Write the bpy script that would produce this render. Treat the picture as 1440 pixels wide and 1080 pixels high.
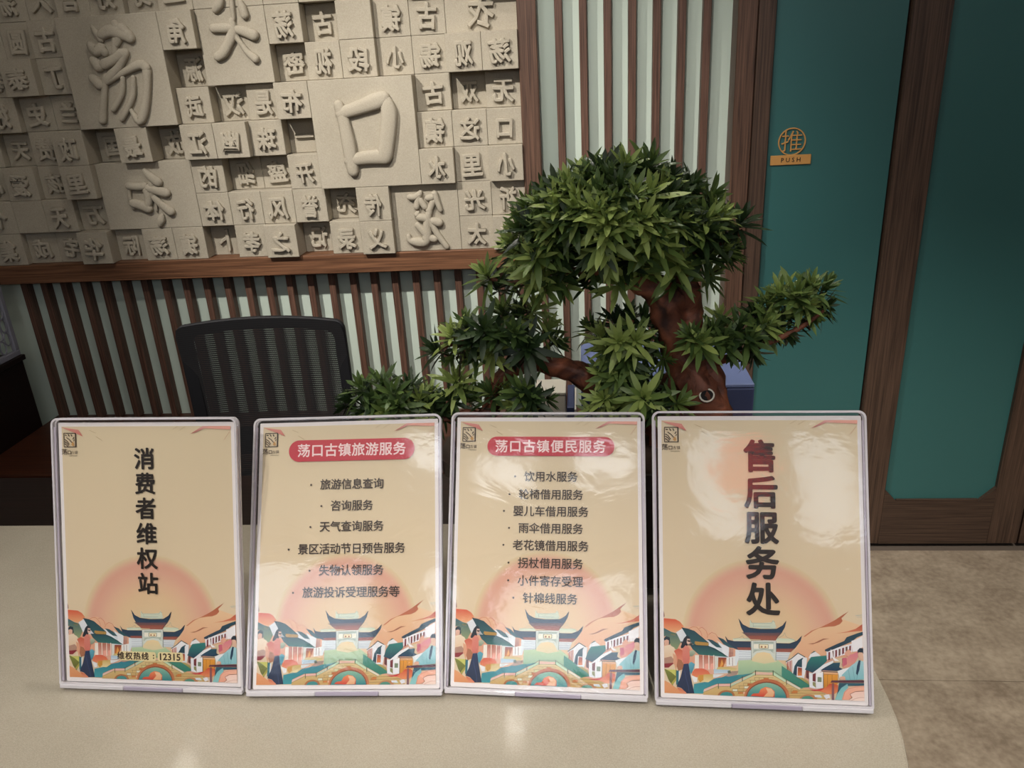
import bpy, bmesh, math, random
from mathutils import Vector, Matrix, Euler, noise
for o in list(bpy.data.objects): bpy.data.objects.remove(o)
SC = bpy.context.scene; COL = SC.collection
PI = math.pi; R = math.radians

# ------------------------------------------------------------ camera, world, lights, exposure
F_PX = 1107.675
CAM_POS = Vector((0, 0, 1.567))
_p, _r, _y = R(22.02874), R(-3.29537), R(5.676527)
fwd = Vector((-math.sin(_y)*math.cos(_p), math.cos(_y)*math.cos(_p), -math.sin(_p)))
_rt = Vector((math.cos(_y), math.sin(_y), 0)); _up = _rt.cross(fwd)
c_right = _rt*math.cos(_r) + _up*math.sin(_r); c_up = _up*math.cos(_r) - _rt*math.sin(_r)
cd = bpy.data.cameras.new('camera'); cam = bpy.data.objects.new('camera', cd); COL.objects.link(cam)
cd.sensor_fit = 'HORIZONTAL'; cd.sensor_width = 36; cd.lens = 36*F_PX/1440; cd.clip_start = 0.02
M = Matrix((c_right, c_up, -fwd)).transposed().to_4x4(); M.translation = CAM_POS
cam.matrix_world = M
SC.camera = cam
def at(u, v, Y):
    d = c_right*((u-720)/F_PX) - c_up*((v-540)/F_PX) + fwd
    return CAM_POS + d*(Y/d.y)

w = bpy.data.worlds.new('world'); SC.world = w; w.use_nodes = True
bg = w.node_tree.nodes['Background']; bg.inputs[0].default_value = (0.80, 0.90, 1.0, 1); bg.inputs[1].default_value = 3.6
SC.view_settings.view_transform = 'Standard'; SC.view_settings.look = 'None'
SC.view_settings.gamma = 1; SC.view_settings.use_curve_mapping = False
SC.view_settings.exposure = 0.0
SC.cycles.use_denoising = True
SC.cycles.max_bounces = 10; SC.cycles.transparent_max_bounces = 24
SC.cycles.sample_clamp_indirect = 6.0
CEIL = 2.95
def spot(name, loc, target, watts, angle, blend=0.6, col=(1, .93, .82), size=.03):
    l = bpy.data.lights.new(name, 'SPOT'); l.energy = watts; l.spot_size = R(angle); l.spot_blend = blend
    l.color = col; l.shadow_soft_size = size
    o = bpy.data.objects.new(name, l); COL.objects.link(o); o.location = loc
    o.rotation_euler = (Vector(target)-Vector(loc)).to_track_quat('-Z', 'Y').to_euler(); return o
def area(name, loc, rot, watts, sx, sy, col=(1, 1, 1), spread=180, shape='RECTANGLE', portal=False):
    l = bpy.data.lights.new(name, 'AREA'); l.energy = watts; l.shape = shape; l.size = sx; l.size_y = sy; l.color = col
    l.spread = R(spread); l.cycles.is_portal = portal
    o = bpy.data.objects.new(name, l); COL.objects.link(o); o.location = loc; o.rotation_euler = rot; return o
spot('wall_spot_light', (-1.45, .74, CEIL-.1), (-.36, 2.4, .86), 240, 50, .95, col=(1, .955, .89))
spot('wall_spot_light', (-.15, .74, CEIL-.1), (-.12, 2.4, .80), 75, 58, .9, col=(1, .955, .89))
spot('counter_spot_and_fill', (-.296, 1.38, CEIL-.1), (-.1, .85, .9), 8, 52, 1.0)
spot('counter_spot_and_fill', (-.85, -.75, CEIL-.1), (-.44, .45, .85), 98, 36, 1.0, col=(1, .95, .88))  # added fill from behind the camera to brighten the left sign papers
spot('counter_spot_and_fill', (.45, -.80, CEIL-.1), (.20, .42, .85), 106, 37, 1.0, col=(1, .95, .88))  # matching added fill for the papers of the right signs
spot('floor_fill_light', (1.30, .55, CEIL-.1), (1.05, 1.35, 0), 300, 62, 1.0)  # added fill, no known lamp: lifts the floor and lower doors
spot('counter_spot_and_fill', (-.80, .15, CEIL-.1), (-.70, .35, .9), 36, 70, 1.0)  # added overhead fill to lift the left of the worktop
area('ambient_fill_light', (-.2, -.5, CEIL-.06), (0, 0, 0), 6, 1.6, .5, (1, .95, .88))  # added ambient fill, no light panel hangs here
area('window_portal', (.35, -2.58, 2.475), (R(90), 0, 0), 1, 4.6, .65, portal=True)

# ------------------------------------------------------------ materials
def lin(h):
    if isinstance(h, str): h = [int(h[i:i+2], 16)/255 for i in (0, 2, 4)]
    return tuple(((c/12.92) if c <= .04045 else ((c+.055)/1.055)**2.4) for c in h)
class Mat:
    def __init__(s, name):
        s.m = bpy.data.materials.new(name); s.m.use_nodes = True; s.t = s.m.node_tree
        s.b = s.t.nodes['Principled BSDF']; s.out = s.t.nodes['Material Output']
    def n(s, typ, **k):
        x = s.t.nodes.new(typ)
        for a, b in k.items():
            if a[0] == '_': x.inputs[int(a[1:])].default_value = b
            else: setattr(x, a, b)
        return x
    def l(s, a, b): s.t.links.new(a, b)
def plain(name, col, rough=.5, metal=0, spec=.5, bump=0, bscale=200, var=0, vscale=20):
    M_ = Mat(name); b = M_.b; c = lin(col)
    b.inputs['Base Color'].default_value = (*c, 1); b.inputs['Roughness'].default_value = rough
    b.inputs['Metallic'].default_value = metal; b.inputs['Specular IOR Level'].default_value = spec
    tc = M_.n('ShaderNodeTexCoord')
    nz = M_.n('ShaderNodeTexNoise'); nz.inputs['Scale'].default_value = vscale; nz.inputs['Detail'].default_value = 5
    M_.l(tc.outputs['Object'], nz.inputs['Vector'])
    mx = M_.n('ShaderNodeMixRGB', blend_type='MULTIPLY'); mx.inputs[0].default_value = 1
    mr = M_.n('ShaderNodeMapRange'); mr.inputs[3].default_value = 1-var; mr.inputs[4].default_value = 1+var
    M_.l(nz.outputs[0], mr.inputs[0]); mx.inputs[1].default_value = (*c, 1); M_.l(mr.outputs[0], mx.inputs[2])
    M_.l(mx.outputs[0], b.inputs['Base Color'])
    if bump:
        n2 = M_.n('ShaderNodeTexNoise'); n2.inputs['Scale'].default_value = bscale; n2.inputs['Detail'].default_value = 3
        M_.l(tc.outputs['Object'], n2.inputs['Vector'])
        bp = M_.n('ShaderNodeBump'); bp.inputs['Strength'].default_value = bump; bp.inputs['Distance'].default_value = .001
        M_.l(n2.outputs[0], bp.inputs['Height']); M_.l(bp.outputs[0], b.inputs['Normal'])
    return M_.m
def wood(name, c1, c2, axis='Z', rough=.5, scale=1.0, spec=.4):
    """straight-grained wood, the grain running along one object axis"""
    M_ = Mat(name); tc = M_.n('ShaderNodeTexCoord'); mp = M_.n('ShaderNodeMapping')
    s = {'X': (2.6, 130, 130), 'Y': (130, 2.6, 130), 'Z': (130, 130, 2.6)}[axis]
    mp.inputs['Scale'].default_value = tuple(q*scale for q in s)
    oi = M_.n('ShaderNodeObjectInfo'); ad = M_.n('ShaderNodeVectorMath', operation='ADD')
    sc = M_.n('ShaderNodeVectorMath', operation='SCALE'); sc.inputs['Scale'].default_value = 30
    cb = M_.n('ShaderNodeCombineXYZ')
    for i in range(3): M_.l(oi.outputs['Random'], cb.inputs[i])
    M_.l(cb.outputs[0], sc.inputs[0]); M_.l(tc.outputs['Object'], ad.inputs[0]); M_.l(sc.outputs[0], ad.inputs[1])
    M_.l(ad.outputs[0], mp.inputs['Vector'])
    nz = M_.n('ShaderNodeTexNoise'); nz.inputs['Scale'].default_value = 1.6; nz.inputs['Detail'].default_value = 6; nz.inputs['Roughness'].default_value = .62
    nz.inputs['Distortion'].default_value = .35
    M_.l(mp.outputs[0], nz.inputs['Vector'])
    cr = M_.n('ShaderNodeValToRGB'); cr.color_ramp.elements[0].position = .34; cr.color_ramp.elements[1].position = .66
    cr.color_ramp.elements[0].color = (*lin(c1), 1); cr.color_ramp.elements[1].color = (*lin(c2), 1)
    M_.l(nz.outputs[0], cr.inputs[0]); M_.l(cr.outputs[0], M_.b.inputs['Base Color'])
    M_.b.inputs['Roughness'].default_value = rough; M_.b.inputs['Specular IOR Level'].default_value = spec
    bp = M_.n('ShaderNodeBump'); bp.inputs['Strength'].default_value = .25; bp.inputs['Distance'].default_value = .001
    M_.l(nz.outputs[0], bp.inputs['Height']); M_.l(bp.outputs[0], M_.b.inputs['Normal'])
    return M_.m
def stone(name, c1, c2, rough, big=6, fine=350, amt=.5, spec=.5, bump=.1, coat=0):
    M_ = Mat(name); tc = M_.n('ShaderNodeTexCoord')
    a = M_.n('ShaderNodeTexNoise'); a.inputs['Scale'].default_value = big; a.inputs['Detail'].default_value = 8; a.inputs['Roughness'].default_value = .6
    b = M_.n('ShaderNodeTexNoise'); b.inputs['Scale'].default_value = fine; b.inputs['Detail'].default_value = 2
    M_.l(tc.outputs['Object'], a.inputs['Vector']); M_.l(tc.outputs['Object'], b.inputs['Vector'])
    mx = M_.n('ShaderNodeMixRGB'); mx.inputs[0].default_value = amt; M_.l(a.outputs[0], mx.inputs[1]); M_.l(b.outputs[0], mx.inputs[2])
    cr = M_.n('ShaderNodeValToRGB'); cr.color_ramp.elements[0].position = .36; cr.color_ramp.elements[1].position = .64
    cr.color_ramp.elements[0].color = (*lin(c1), 1); cr.color_ramp.elements[1].color = (*lin(c2), 1)
    M_.l(mx.outputs[0], cr.inputs[0]); M_.l(cr.outputs[0], M_.b.inputs['Base Color'])
    M_.b.inputs['Roughness'].default_value = rough; M_.b.inputs['Specular IOR Level'].default_value = spec
    M_.b.inputs['Coat Weight'].default_value = coat; M_.b.inputs['Coat Roughness'].default_value = .04
    bp = M_.n('ShaderNodeBump'); bp.inputs['Strength'].default_value = bump; bp.inputs['Distance'].default_value = .001
    M_.l(b.outputs[0], bp.inputs['Height']); M_.l(bp.outputs[0], M_.b.inputs['Normal'])
    return M_.m

m_wood = wood('walnut_vertical_grain', '3a281f', '6c5040', 'Z')
m_wood_x = wood('walnut_horizontal_grain', '4c301f', '835b40', 'X')
m_slat = wood('walnut_slat_grain', '402b21', '6f5143', 'Z', scale=1.3)
m_door = wood('dark_walnut_vertical_grain', '35271f', '5c473a', 'Z')
m_door_x = wood('dark_walnut_horizontal_grain', '32241d', '524034', 'X')
m_cab = wood('espresso_wood', '120a08', '241512', 'X', rough=.45)
m_red = wood('reddish_brown_wood', '301610', '55301f', 'X', rough=.4)
m_mint = plain('pale_mint_paint', 'c2cfc2', .75, var=.03, vscale=8, bump=.15, bscale=400)
m_teal = plain('teal_lacquer', '336463', .42, var=.05, vscale=2.5)
m_dark = plain('black_rubber', '141212', .6)
m_relief = stone('sandstone_relief', 'a09786', 'b4ab9a', .9, big=3, fine=420, amt=.45, spec=.2, bump=.55)
m_counter = stone('beige_quartz_worktop', '9d9586', 'b1a999', .25, big=5, fine=750, amt=.6, bump=.02, coat=.6)
m_floor = stone('taupe_floor_stone', '77695a', 'a39583', .42, big=7, fine=60, amt=.35, bump=.05)
m_grout = plain('floor_grout', '5b5047', .9)
m_plaster = plain('ceiling_plaster', 'dedad2', .9, var=.03)
m_wallr = plain('warm_wall_paint', 'b9ada0', .9, var=.04)
m_black = plain('black_plastic', '17171a', .65, var=.05, spec=.25)
m_brass = plain('brushed_brass', 'd09a58', .42, metal=.2, var=.06, vscale=40)
m_ink = plain('engraved_black', '241a12', .6)
m_navy = plain('navy_card', '363f63', .5, var=.06)
m_blue = plain('blue_card', '47588c', .5, var=.05)
m_blue2 = plain('light_blue_card', '66749f', .45, var=.05)
m_white = plain('matt_white_card', 'd8d2c4', .6, var=.03)
m_pot = plain('dark_brown_glaze', '2c1d19', .35, var=.15, vscale=30)
m_soil = plain('bark_soil', '3b2a20', .95, bump=1, bscale=120, var=.4, vscale=120)
m_lat = plain('grey_lattice', '8b8b96', .5)
m_steel = plain('grey_metal', '8e8e90', .3, metal=.9)

# ------------------------------------------------------------ mesh helpers
class MB:
    def __init__(s): s.v = []; s.f = []
    def box(s, x0, x1, y0, y1, z0, z1):
        k = len(s.v); s.v += [(x, y, z) for z in (z0, z1) for y in (y0, y1) for x in (x0, x1)]
        s.f += [tuple(k+i for i in q) for q in ((0,2,3,1),(4,5,7,6),(0,1,5,4),(2,6,7,3),(0,4,6,2),(1,3,7,5))]; return s
    def prism(s, pts, h0, h1, plane='XY'):
        """outline (counter-clockwise in its plane) extruded from h0 to h1"""
        k = len(s.v); n = len(pts)
        f = {'XY': lambda a, b, h: (a, b, h), 'XZ': lambda a, b, h: (a, h, b), 'YZ': lambda a, b, h: (h, a, b)}[plane]
        s.v += [f(a, b, h0) for a, b in pts] + [f(a, b, h1) for a, b in pts]
        s.f += [tuple(range(k+n-1, k-1, -1)), tuple(range(k+n, k+2*n))]
        s.f += [(k+i, k+(i+1) % n, k+n+(i+1) % n, k+n+i) for i in range(n)]; return s
    def tube(s, pts, rad, n=8, cap=True):
        k = len(s.v); pts = [Vector(p) for p in pts]; m = len(pts)
        rad = rad if isinstance(rad, (list, tuple)) else [rad]*m
        t0 = (pts[1]-pts[0]).normalized(); a = t0.orthogonal().normalized()
        for i, p in enumerate(pts):
            t = (pts[min(i+1, m-1)]-pts[max(i-1, 0)]).normalized()
            a = (a - t*a.dot(t)).normalized(); b = t.cross(a)
            for j in range(n):
                an = 2*PI*j/n; s.v.append(tuple(p + (a*math.cos(an)+b*math.sin(an))*rad[i]))
        for i in range(m-1):
            for j in range(n):
                s.f.append((k+i*n+j, k+i*n+(j+1) % n, k+(i+1)*n+(j+1) % n, k+(i+1)*n+j))
        if cap:
            s.f.append(tuple(k+j for j in range(n-1, -1, -1))); s.f.append(tuple(k+(m-1)*n+j for j in range(n)))
        return s
    def lathe(s, prof, n=24, c=(0, 0)):
        k = len(s.v); m = len(prof)
        for r, z in prof:
            for j in range(n): s.v.append((c[0]+r*math.cos(2*PI*j/n), c[1]+r*math.sin(2*PI*j/n), z))
        for i in range(m-1):
            for j in range(n): s.f.append((k+i*n+j, k+i*n+(j+1) % n, k+(i+1)*n+(j+1) % n, k+(i+1)*n+j))
        s.f.append(tuple(k+j for j in range(n-1, -1, -1))); s.f.append(tuple(k+(m-1)*n+j for j in range(n))); return s
    def build(s, name, mat, parent=None, bevel=0, seg=2, smooth=False, fix=True):
        me = bpy.data.meshes.new(name); me.from_pydata(s.v, [], s.f)
        bm = bmesh.new(); bm.from_mesh(me)
        if fix: bmesh.ops.recalc_face_normals(bm, faces=bm.faces)
        if bevel:
            es = [e for e in bm.edges if len(e.link_faces) == 2 and e.calc_face_angle() > .5]
            bmesh.ops.bevel(bm, geom=es, offset=bevel, segments=seg, profile=.5, affect='EDGES', clamp_overlap=True)
        bm.to_mesh(me); bm.free()
        if smooth:
            for p in me.polygons: p.use_smooth = True
        return link(name, me, mat, parent)
def link(name, me, mat, parent=None):
    if mat is not None and not me.materials: me.materials.append(mat)
    o = bpy.data.objects.new(name, me); COL.objects.link(o)
    if parent is not None: o.parent = parent
    return o
def thing(name, loc, label, cat, group=None, rot=(0, 0, 0)):
    o = bpy.data.objects.new(name, None); COL.objects.link(o); o.location = loc; o.rotation_euler = rot
    o.empty_display_size = .05; return tag(o, label, cat, group)
def tag(o, label, cat, group=None):
    o['label'] = label; o['category'] = cat
    if group: o['group'] = group
    return o
def struct(o): o['kind'] = 'structure'; return o
_gcache = {}; _em = []
def em_centre(size):
    if not _em:
        _em.append(1)
        cu = bpy.data.curves.new('t', 'FONT'); cu.body = '国'; cu.size = 1; o = bpy.data.objects.new('t', cu); COL.objects.link(o)
        me = bpy.data.meshes.new_from_object(o.evaluated_get(bpy.context.evaluated_depsgraph_get())); bpy.data.objects.remove(o)
        xs = [v.co.x for v in me.vertices]; ys = [v.co.y for v in me.vertices]
        _em[:] = [(min(xs)+max(xs))/2, (min(ys)+max(ys))/2, max(ys)-min(ys)]
    return _em[0]*size, _em[1]*size
def glyph(ch, size, extrude=0, bevel=0, offset=0, res=2, mirror=False, align=True, bres=1):
    """mesh of a character or line, in the XZ plane facing -Y, centred"""
    key = (ch, size, extrude, bevel, offset, res, mirror)
    if key in _gcache: return _gcache[key]
    cu = bpy.data.curves.new('t', 'FONT'); cu.body = ch; cu.size = size; cu.extrude = extrude
    cu.bevel_depth = bevel; cu.bevel_resolution = bres; cu.offset = offset; cu.resolution_u = res
    o = bpy.data.objects.new('t', cu); COL.objects.link(o)
    dg = bpy.context.evaluated_depsgraph_get()
    me = bpy.data.meshes.new_from_object(o.evaluated_get(dg)); bpy.data.objects.remove(o)
    xs = [v.co.x for v in me.vertices]; ys = [v.co.y for v in me.vertices]
    cx, cy = ((min(xs)+max(xs))/2, (min(ys)+max(ys))/2) if xs else (0, 0)
    if len(ch) == 1 and ord(ch) > 0x2e80: cx, cy = em_centre(size)
    for v in me.vertices:
        x, y, z = v.co; v.co = ((-(x-cx) if mirror else x-cx), -z, y-cy)
    if mirror: me.flip_normals()
    me.materials.clear()
    _gcache[key] = me; return me

# ------------------------------------------------------------ room shell
WX0, WX1, WY0, WY1 = -2.42, 3.3, -2.6, 2.41
def sbox(name, b, mat, parent=None): 
    o = MB().box(*b).build(name, mat, parent); return struct(o) if parent is None else o
sbox('wall_back', (WX0-.1, .476, WY1, WY1+.1, 0, CEIL), m_mint)
wall_back = bpy.data.objects['wall_back']
sbox('wall_above_door', (.476, WX1, WY1-.03, WY1+.1, 2.42, CEIL), m_wallr)
sbox('wall_behind_door', (.476, WX1, WY1+.06, WY1+.1, 0, 2.42), m_wallr)
sbox('wall_left', (WX0-.1, WX0, WY0, WY1, 0, CEIL), m_wallr)
sbox('wall_right', (WX1, WX1+.1, WY0, WY1+.1, 0, CEIL), m_wallr)
sbox('ceiling', (WX0-.1, WX1+.1, WY0-.1, WY1+.1, CEIL, CEIL+.1), m_plaster)
# front wall (behind the camera): a glazed shopfront that lets the daylight in
wf = MB(); WINS = [(-1.85, -1.0), (-.78, .02), (.36, .72), (.90, 1.28), (1.5, 2.6)]
ZW0, ZW1 = 2.15, 2.80
wf.box(WX0-.1, WX1+.1, WY0-.1, WY0, 0, ZW0).box(WX0-.1, WX1+.1, WY0-.1, WY0, ZW1, CEIL)
xs = [WX0-.1]+[q for w_ in WINS for q in w_]+[WX1+.1]
for a, b in zip(xs[::2], xs[1::2]): wf.box(a, b, WY0-.1, WY0, ZW0, ZW1)
struct(wf.build('wall_front', m_wallr))
for i, (x0, x1) in enumerate(WINS):
    f = MB()
    f.box(x0, x0+.03, WY0-.08, WY0-.02, ZW0, ZW1).box(x1-.03, x1, WY0-.08, WY0-.02, ZW0, ZW1)
    f.box(x0+.03, x1-.03, WY0-.08, WY0-.02, ZW0, ZW0+.03).box(x0+.03, x1-.03, WY0-.08, WY0-.02, ZW1-.03, ZW1)
    struct(f.build('window_%d' % (i+1), m_door))
# floor: grout bed and individual slabs
fl = struct(MB().box(WX0, WX1, WY0, WY1, -.08, -.004).build('floor', m_grout))
tile_me = None
r = random.Random(2)
for i in range(-3, 3):
    for j in range(-8, 2):
        x0, y0 = .45+1.2*i, 1.712+.6*j
        a0, a1, b0, b1 = max(x0, WX0)+.001, min(x0+1.2, WX1)-.001, max(y0, WY0)+.001, min(y0+.6, WY1-.075)-.001
        if a1-a0 < .05 or b1-b0 < .05: continue
        MB().box(a0, a1, b0, b1, -.004, 0).build('floor_tile', m_floor, fl)

# slats of the back wall
long_me = MB().box(0, .021, 2.376, WY1, .505, CEIL); short_me = MB().box(0, .021, 2.378, WY1, .505, .998)
lo = long_me.build('slat', m_slat, wall_back, bevel=.0012, seg=1); sh = short_me.build('slat', m_slat, wall_back, bevel=.0012, seg=1)
fl_, fs_ = True, True
for k in range(-26, 7):
    x = -.062+.067*k + (.0019*(k+10) if k < -10 else 0)
    src = lo if k >= 0 else sh
    o = src if (src is lo and fl_) or (src is sh and fs_) else src.copy()
    if o is not src: COL.objects.link(o)
    if src is lo: fl_ = False
    else: fs_ = False
    o.location.x = x
# trims round the relief and the door
struct(MB().box(WX0, -.110, 2.335, WY1, .998, 1.0574).build('trim_1', m_wood_x, bevel=.002, seg=1))
struct(MB().box(-.1617, -.110, 2.328, WY1, 1.0576, CEIL).build('trim_2', m_wood, bevel=.002, seg=1))
struct(MB().box(.422, .4735, 2.325, WY1, 0, CEIL).build('trim_3', m_wood, bevel=.002, seg=1))

# ------------------------------------------------------------ doors
def door(name, x0, x1, lw, rw, gap_left, chl=.218, wide=True):
    """framed teal door leaf standing between x0 and x1: stiles, a bottom rail with cut shoulders, a lacquered panel"""
    yf, yb = 2.333, 2.385
    root = bpy.data.objects.new(name, None); COL.objects.link(root); root.location = ((x0+x1)/2, 2.36, 0); struct(root)
    def add(mb, nm, mat, **k):
        o = mb.build(nm, mat, None, **k); o.parent = root; o.matrix_parent_inverse = Matrix.Translation(-root.location); return o
    if lw: add(MB().box(x0, x0+lw, yf, yb, .012, 2.40), 'stile', m_door, bevel=.002, seg=1)
    if rw: add(MB().box(x1-rw, x1, yf, yb, .012, 2.40), 'stile', m_door, bevel=.002, seg=1)
    a, b = x0+lw, x1-rw
    pts = [(a, .012), (b, .012), (b, .222), (b-.048, .172), (a+.042, .172), (a, .218)]
    add(MB().prism(pts, yf+.001, yb, 'XZ'), 'bottom_rail', m_door_x)
    add(MB().box(a, b, yf+.001, yb, 2.30, 2.40), 'top_rail', m_door_x)
    add(MB().box(a, b, yf+.016, yb-.01, .10, 2.35), 'panel', m_teal)
    g = MB()   # thin moulding round the panel
    g.box(a+.042, b-.048, yf+.006, yf+.016, .172, .177)
    add(g, 'moulding', m_door_x)
    return root
door('door_1', .4755, .8625, .047, 0, False)
door('door_2', .868, 1.412, .102, .096, True)
door('door_3', 1.418, 2.2, .1, .1, True)
struct(MB().box(.476, 2.6, 2.386, 2.44, 0, 2.42).build('trim_4', m_dark))
sbox('trim_5', (2.2, WX1, 2.34, 2.44, 0, CEIL), m_wallr)

# ------------------------------------------------------------ PUSH plate on the door
ps = thing('push_sign', (.5905, 2.349, 1.264), 'brass push plate with circled character on the teal door', 'sign')
MB().box(-.0555, .0555, -.005, 0, 0, .0265).build('name_plate', m_brass, ps, bevel=.001, seg=1)
ring = MB()
n = 40; k0 = 0
for rr_, yy in ((.0375, 0), (.0375, -.004), (.0345, -.004), (.0345, 0)):
    for i in range(n): ring.v.append((rr_*math.cos(2*PI*i/n), yy, .0625+rr_*math.sin(2*PI*i/n)))
for a in range(4):
    for i in range(n): ring.f.append((a*n+i, a*n+(i+1) % n, ((a+1) % 4)*n+(i+1) % n, ((a+1) % 4)*n+i))
ring.build('ring', m_brass, ps)
o = link('character', glyph('推', .062, .0018, 0, -.0006), m_brass, ps); o.location = (0, -.002, .0625)
o = link('lettering', glyph('P U S H', .017, .0002, 0, .0002), m_ink, ps); o.location = (0, -.0052, .0135)

# ------------------------------------------------------------ stone relief of movable-type blocks
S_ = .0998; RX, RZ = -.1617, 1.0574
rel = thing('stone_relief', (RX-8*S_, 2.40, RZ), 'pale sandstone relief of raised type blocks on the back wall', 'wall relief')
def relp(o):
    o.parent = rel; o.matrix_parent_inverse = Matrix.Translation(-Vector(rel.location)); return o
relp(MB().box(WX0, RX, 2.402, WY1-.001, RZ, CEIL).build('backing_board', m_relief))
T = []   # (i, j, w, h, character, mirrored, depth level)
def row(j, s, depths, i0=-17):
    for k, (c, d) in enumerate(zip(s, depths)):
        if c != '.': T.append((i0+k, j, 1, 1, '' if c == '_' else c, True, int(d)))
row(0, '集成宅华际荡镇卜孝之记录义', '2113122023023', -17)
row(1, '个_天万', '2221', -17); T.append((-13, 1, 3, 2, '和', True, 2))
row(1, '体行风誉充传', '222203', -10); T.append((-4, 0, 2, 2, '笼', True, 2)); row(1, '光祈', '22', -2); row(0, '太方', '23', -2)
row(2, '心爱孩里', '1213', -17); row(2, '的细盛开', '2002', -10); row(2, '水里小', '323', -3)
row(3, '_天赞政国最放江幽珠一', '10130303320', -17)
row(3, '镇这口', '222', -3)
T.append((-13, 4, 3, 3, '荡', False, 3)); T.append((-6, 2, 3, 3, '口', False, 3))
row(4, '_好史兰', '2211', -17); row(4, '武汉是布', '2013', -10); row(4, '古双无', '101', -3)
row(5, '_拳泰丁', '1132', -17); row(5, '源', '0', -10); T.append((-9, 5, 2, 2, '尖', False, 2)); row(5, '密视段小锡观荡', '0221133', -7)
row(6, '__圆古', '0112', -17); row(6, '角', '3', -10); row(6, '荡古_镇古', '20211', -7); T.append((-2, 6, 2, 1, '衣', True, 1))
row(7, '__荡人宫好戈上', '02112212', -17); T.append((-9, 7, 2, 1, '', True, 2)); row(7, '是水_元布方口', '2211213', -7)
for i in range(-23, -17):
    for j in range(0, 8):
        T.append((i, j, 1, 1, '里天水古小方'[(i*5+j*3) % 6] if (i+j) % 3 else '', True, (i*7+j*5) % 4))
for i in range(-23, 0):
    for j in range(8, 19):
        T.append((i, j, 1, 1, '', True, (i*7+j*j*5+i*j) % 4))
def _c(x0, y0, sc, *strokes): return [[(x0+s[i]/sc, y0+s[i+1]/sc, s[i+2]) for i in range(0, len(s), 3)] for s in strokes]
BRUSH = {
 '荡': _c(0, 0, 3.79, (495, 135, 2, 515, 170, 4, 545, 215, 4), (545, 190, 6, 600, 165, 8, 690, 190, 8), (618, 125, 5, 640, 180, 6, 628, 240, 4), (655, 150, 7, 700, 205, 7), (490, 240, 6, 520, 270, 8, 550, 250, 5), (540, 245, 5, 565, 285, 5),
   (505, 320, 6, 535, 360, 7), (560, 345, 7, 610, 320, 6, 660, 285, 7), (500, 415, 6, 540, 455, 7), (672, 280, 6, 645, 350, 5, 600, 400, 6, 575, 430, 5), (575, 435, 5, 640, 400, 4, 750, 345, 6, 788, 365, 6),
   (788, 375, 6, 790, 470, 5, 775, 590, 6, 748, 645, 6, 700, 580, 2), (570, 400, 3.5, 560, 520, 4.5, 553, 645, 5.5), (660, 410, 3, 655, 500, 4, 610, 585, 4), (715, 410, 3, 712, 520, 4, 655, 635, 4), (618, 210, 4, 620, 300, 4)),
 '口': _c(360, 0, 3.79, (442, 555, 4, 470, 640, 5, 500, 780, 6, 522, 915, 5), (452, 606, 5, 560, 570, 6, 640, 540, 7, 685, 522, 6), (690, 530, 5, 712, 600, 7, 705, 720, 7, 690, 830, 7), (498, 856, 5, 600, 838, 6, 695, 835, 6.5)),
 '尖': _c(190, 0, 7.2, (870, 0, 5, 850, 50, 6, 818, 105, 4), (980, -60, 2, 990, 60, 3, 1008, 200, 2), (1060, -10, 2, 1095, 80, 5, 1120, 160, 5), (795, 290, 5, 900, 285, 5.5, 1000, 285, 5), (1040, 300, 5, 1130, 325, 6, 1215, 360, 6.5),
   (985, 200, 3, 1000, 320, 6, 955, 440, 6, 900, 540, 6, 840, 580, 5), (1015, 350, 4, 1080, 440, 3, 1150, 530, 4, 1230, 600, 5)),
 '和': _c(0, 180, 3.79, (690, 305, 3, 697, 370, 2.5, 718, 425, 3), (690, 308, 5, 740, 312, 5, 775, 308, 5), (715, 400, 6, 760, 412, 6, 800, 430, 6), (785, 330, 5, 800, 380, 5, 790, 420, 5), (775, 225, 3, 810, 260, 6, 850, 290, 6),
   (790, 318, 5, 850, 335, 6, 893, 345, 6), (812, 285, 4, 815, 360, 4), (822, 365, 4, 870, 410, 5, 918, 445, 6), (868, 465, 3, 865, 490, 5, 857, 515, 3), (835, 385, 2, 840, 440, 1.5)),
 '笼': _c(550, 240, 7.2, (190, 265, 4, 245, 265, 4, 290, 235, 4), (300, 215, 3, 275, 300, 4, 262, 370, 4), (290, 285, 4, 350, 370, 4), (370, 275, 4, 420, 265, 5), (440, 225, 4, 465, 300, 4, 505, 400, 3), (430, 300, 4, 400, 380, 4, 380, 400, 4),
   (275, 420, 3, 265, 445, 4), (285, 468, 5, 350, 480, 5, 410, 500, 4), (420, 505, 5, 495, 525, 5.5), (395, 400, 4, 368, 520, 5, 370, 640, 6, 350, 715, 6, 270, 720, 6, 195, 700, 4, 182, 650, 3), (270, 545, 4, 330, 610, 5, 390, 670, 5, 450, 690, 4.5),
   (400, 500, 4, 450, 600, 4, 510, 690, 4, 570, 770, 3.5)),
}
DY = (2.390, 2.366, 2.344, 2.320)
tcache = {}
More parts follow.
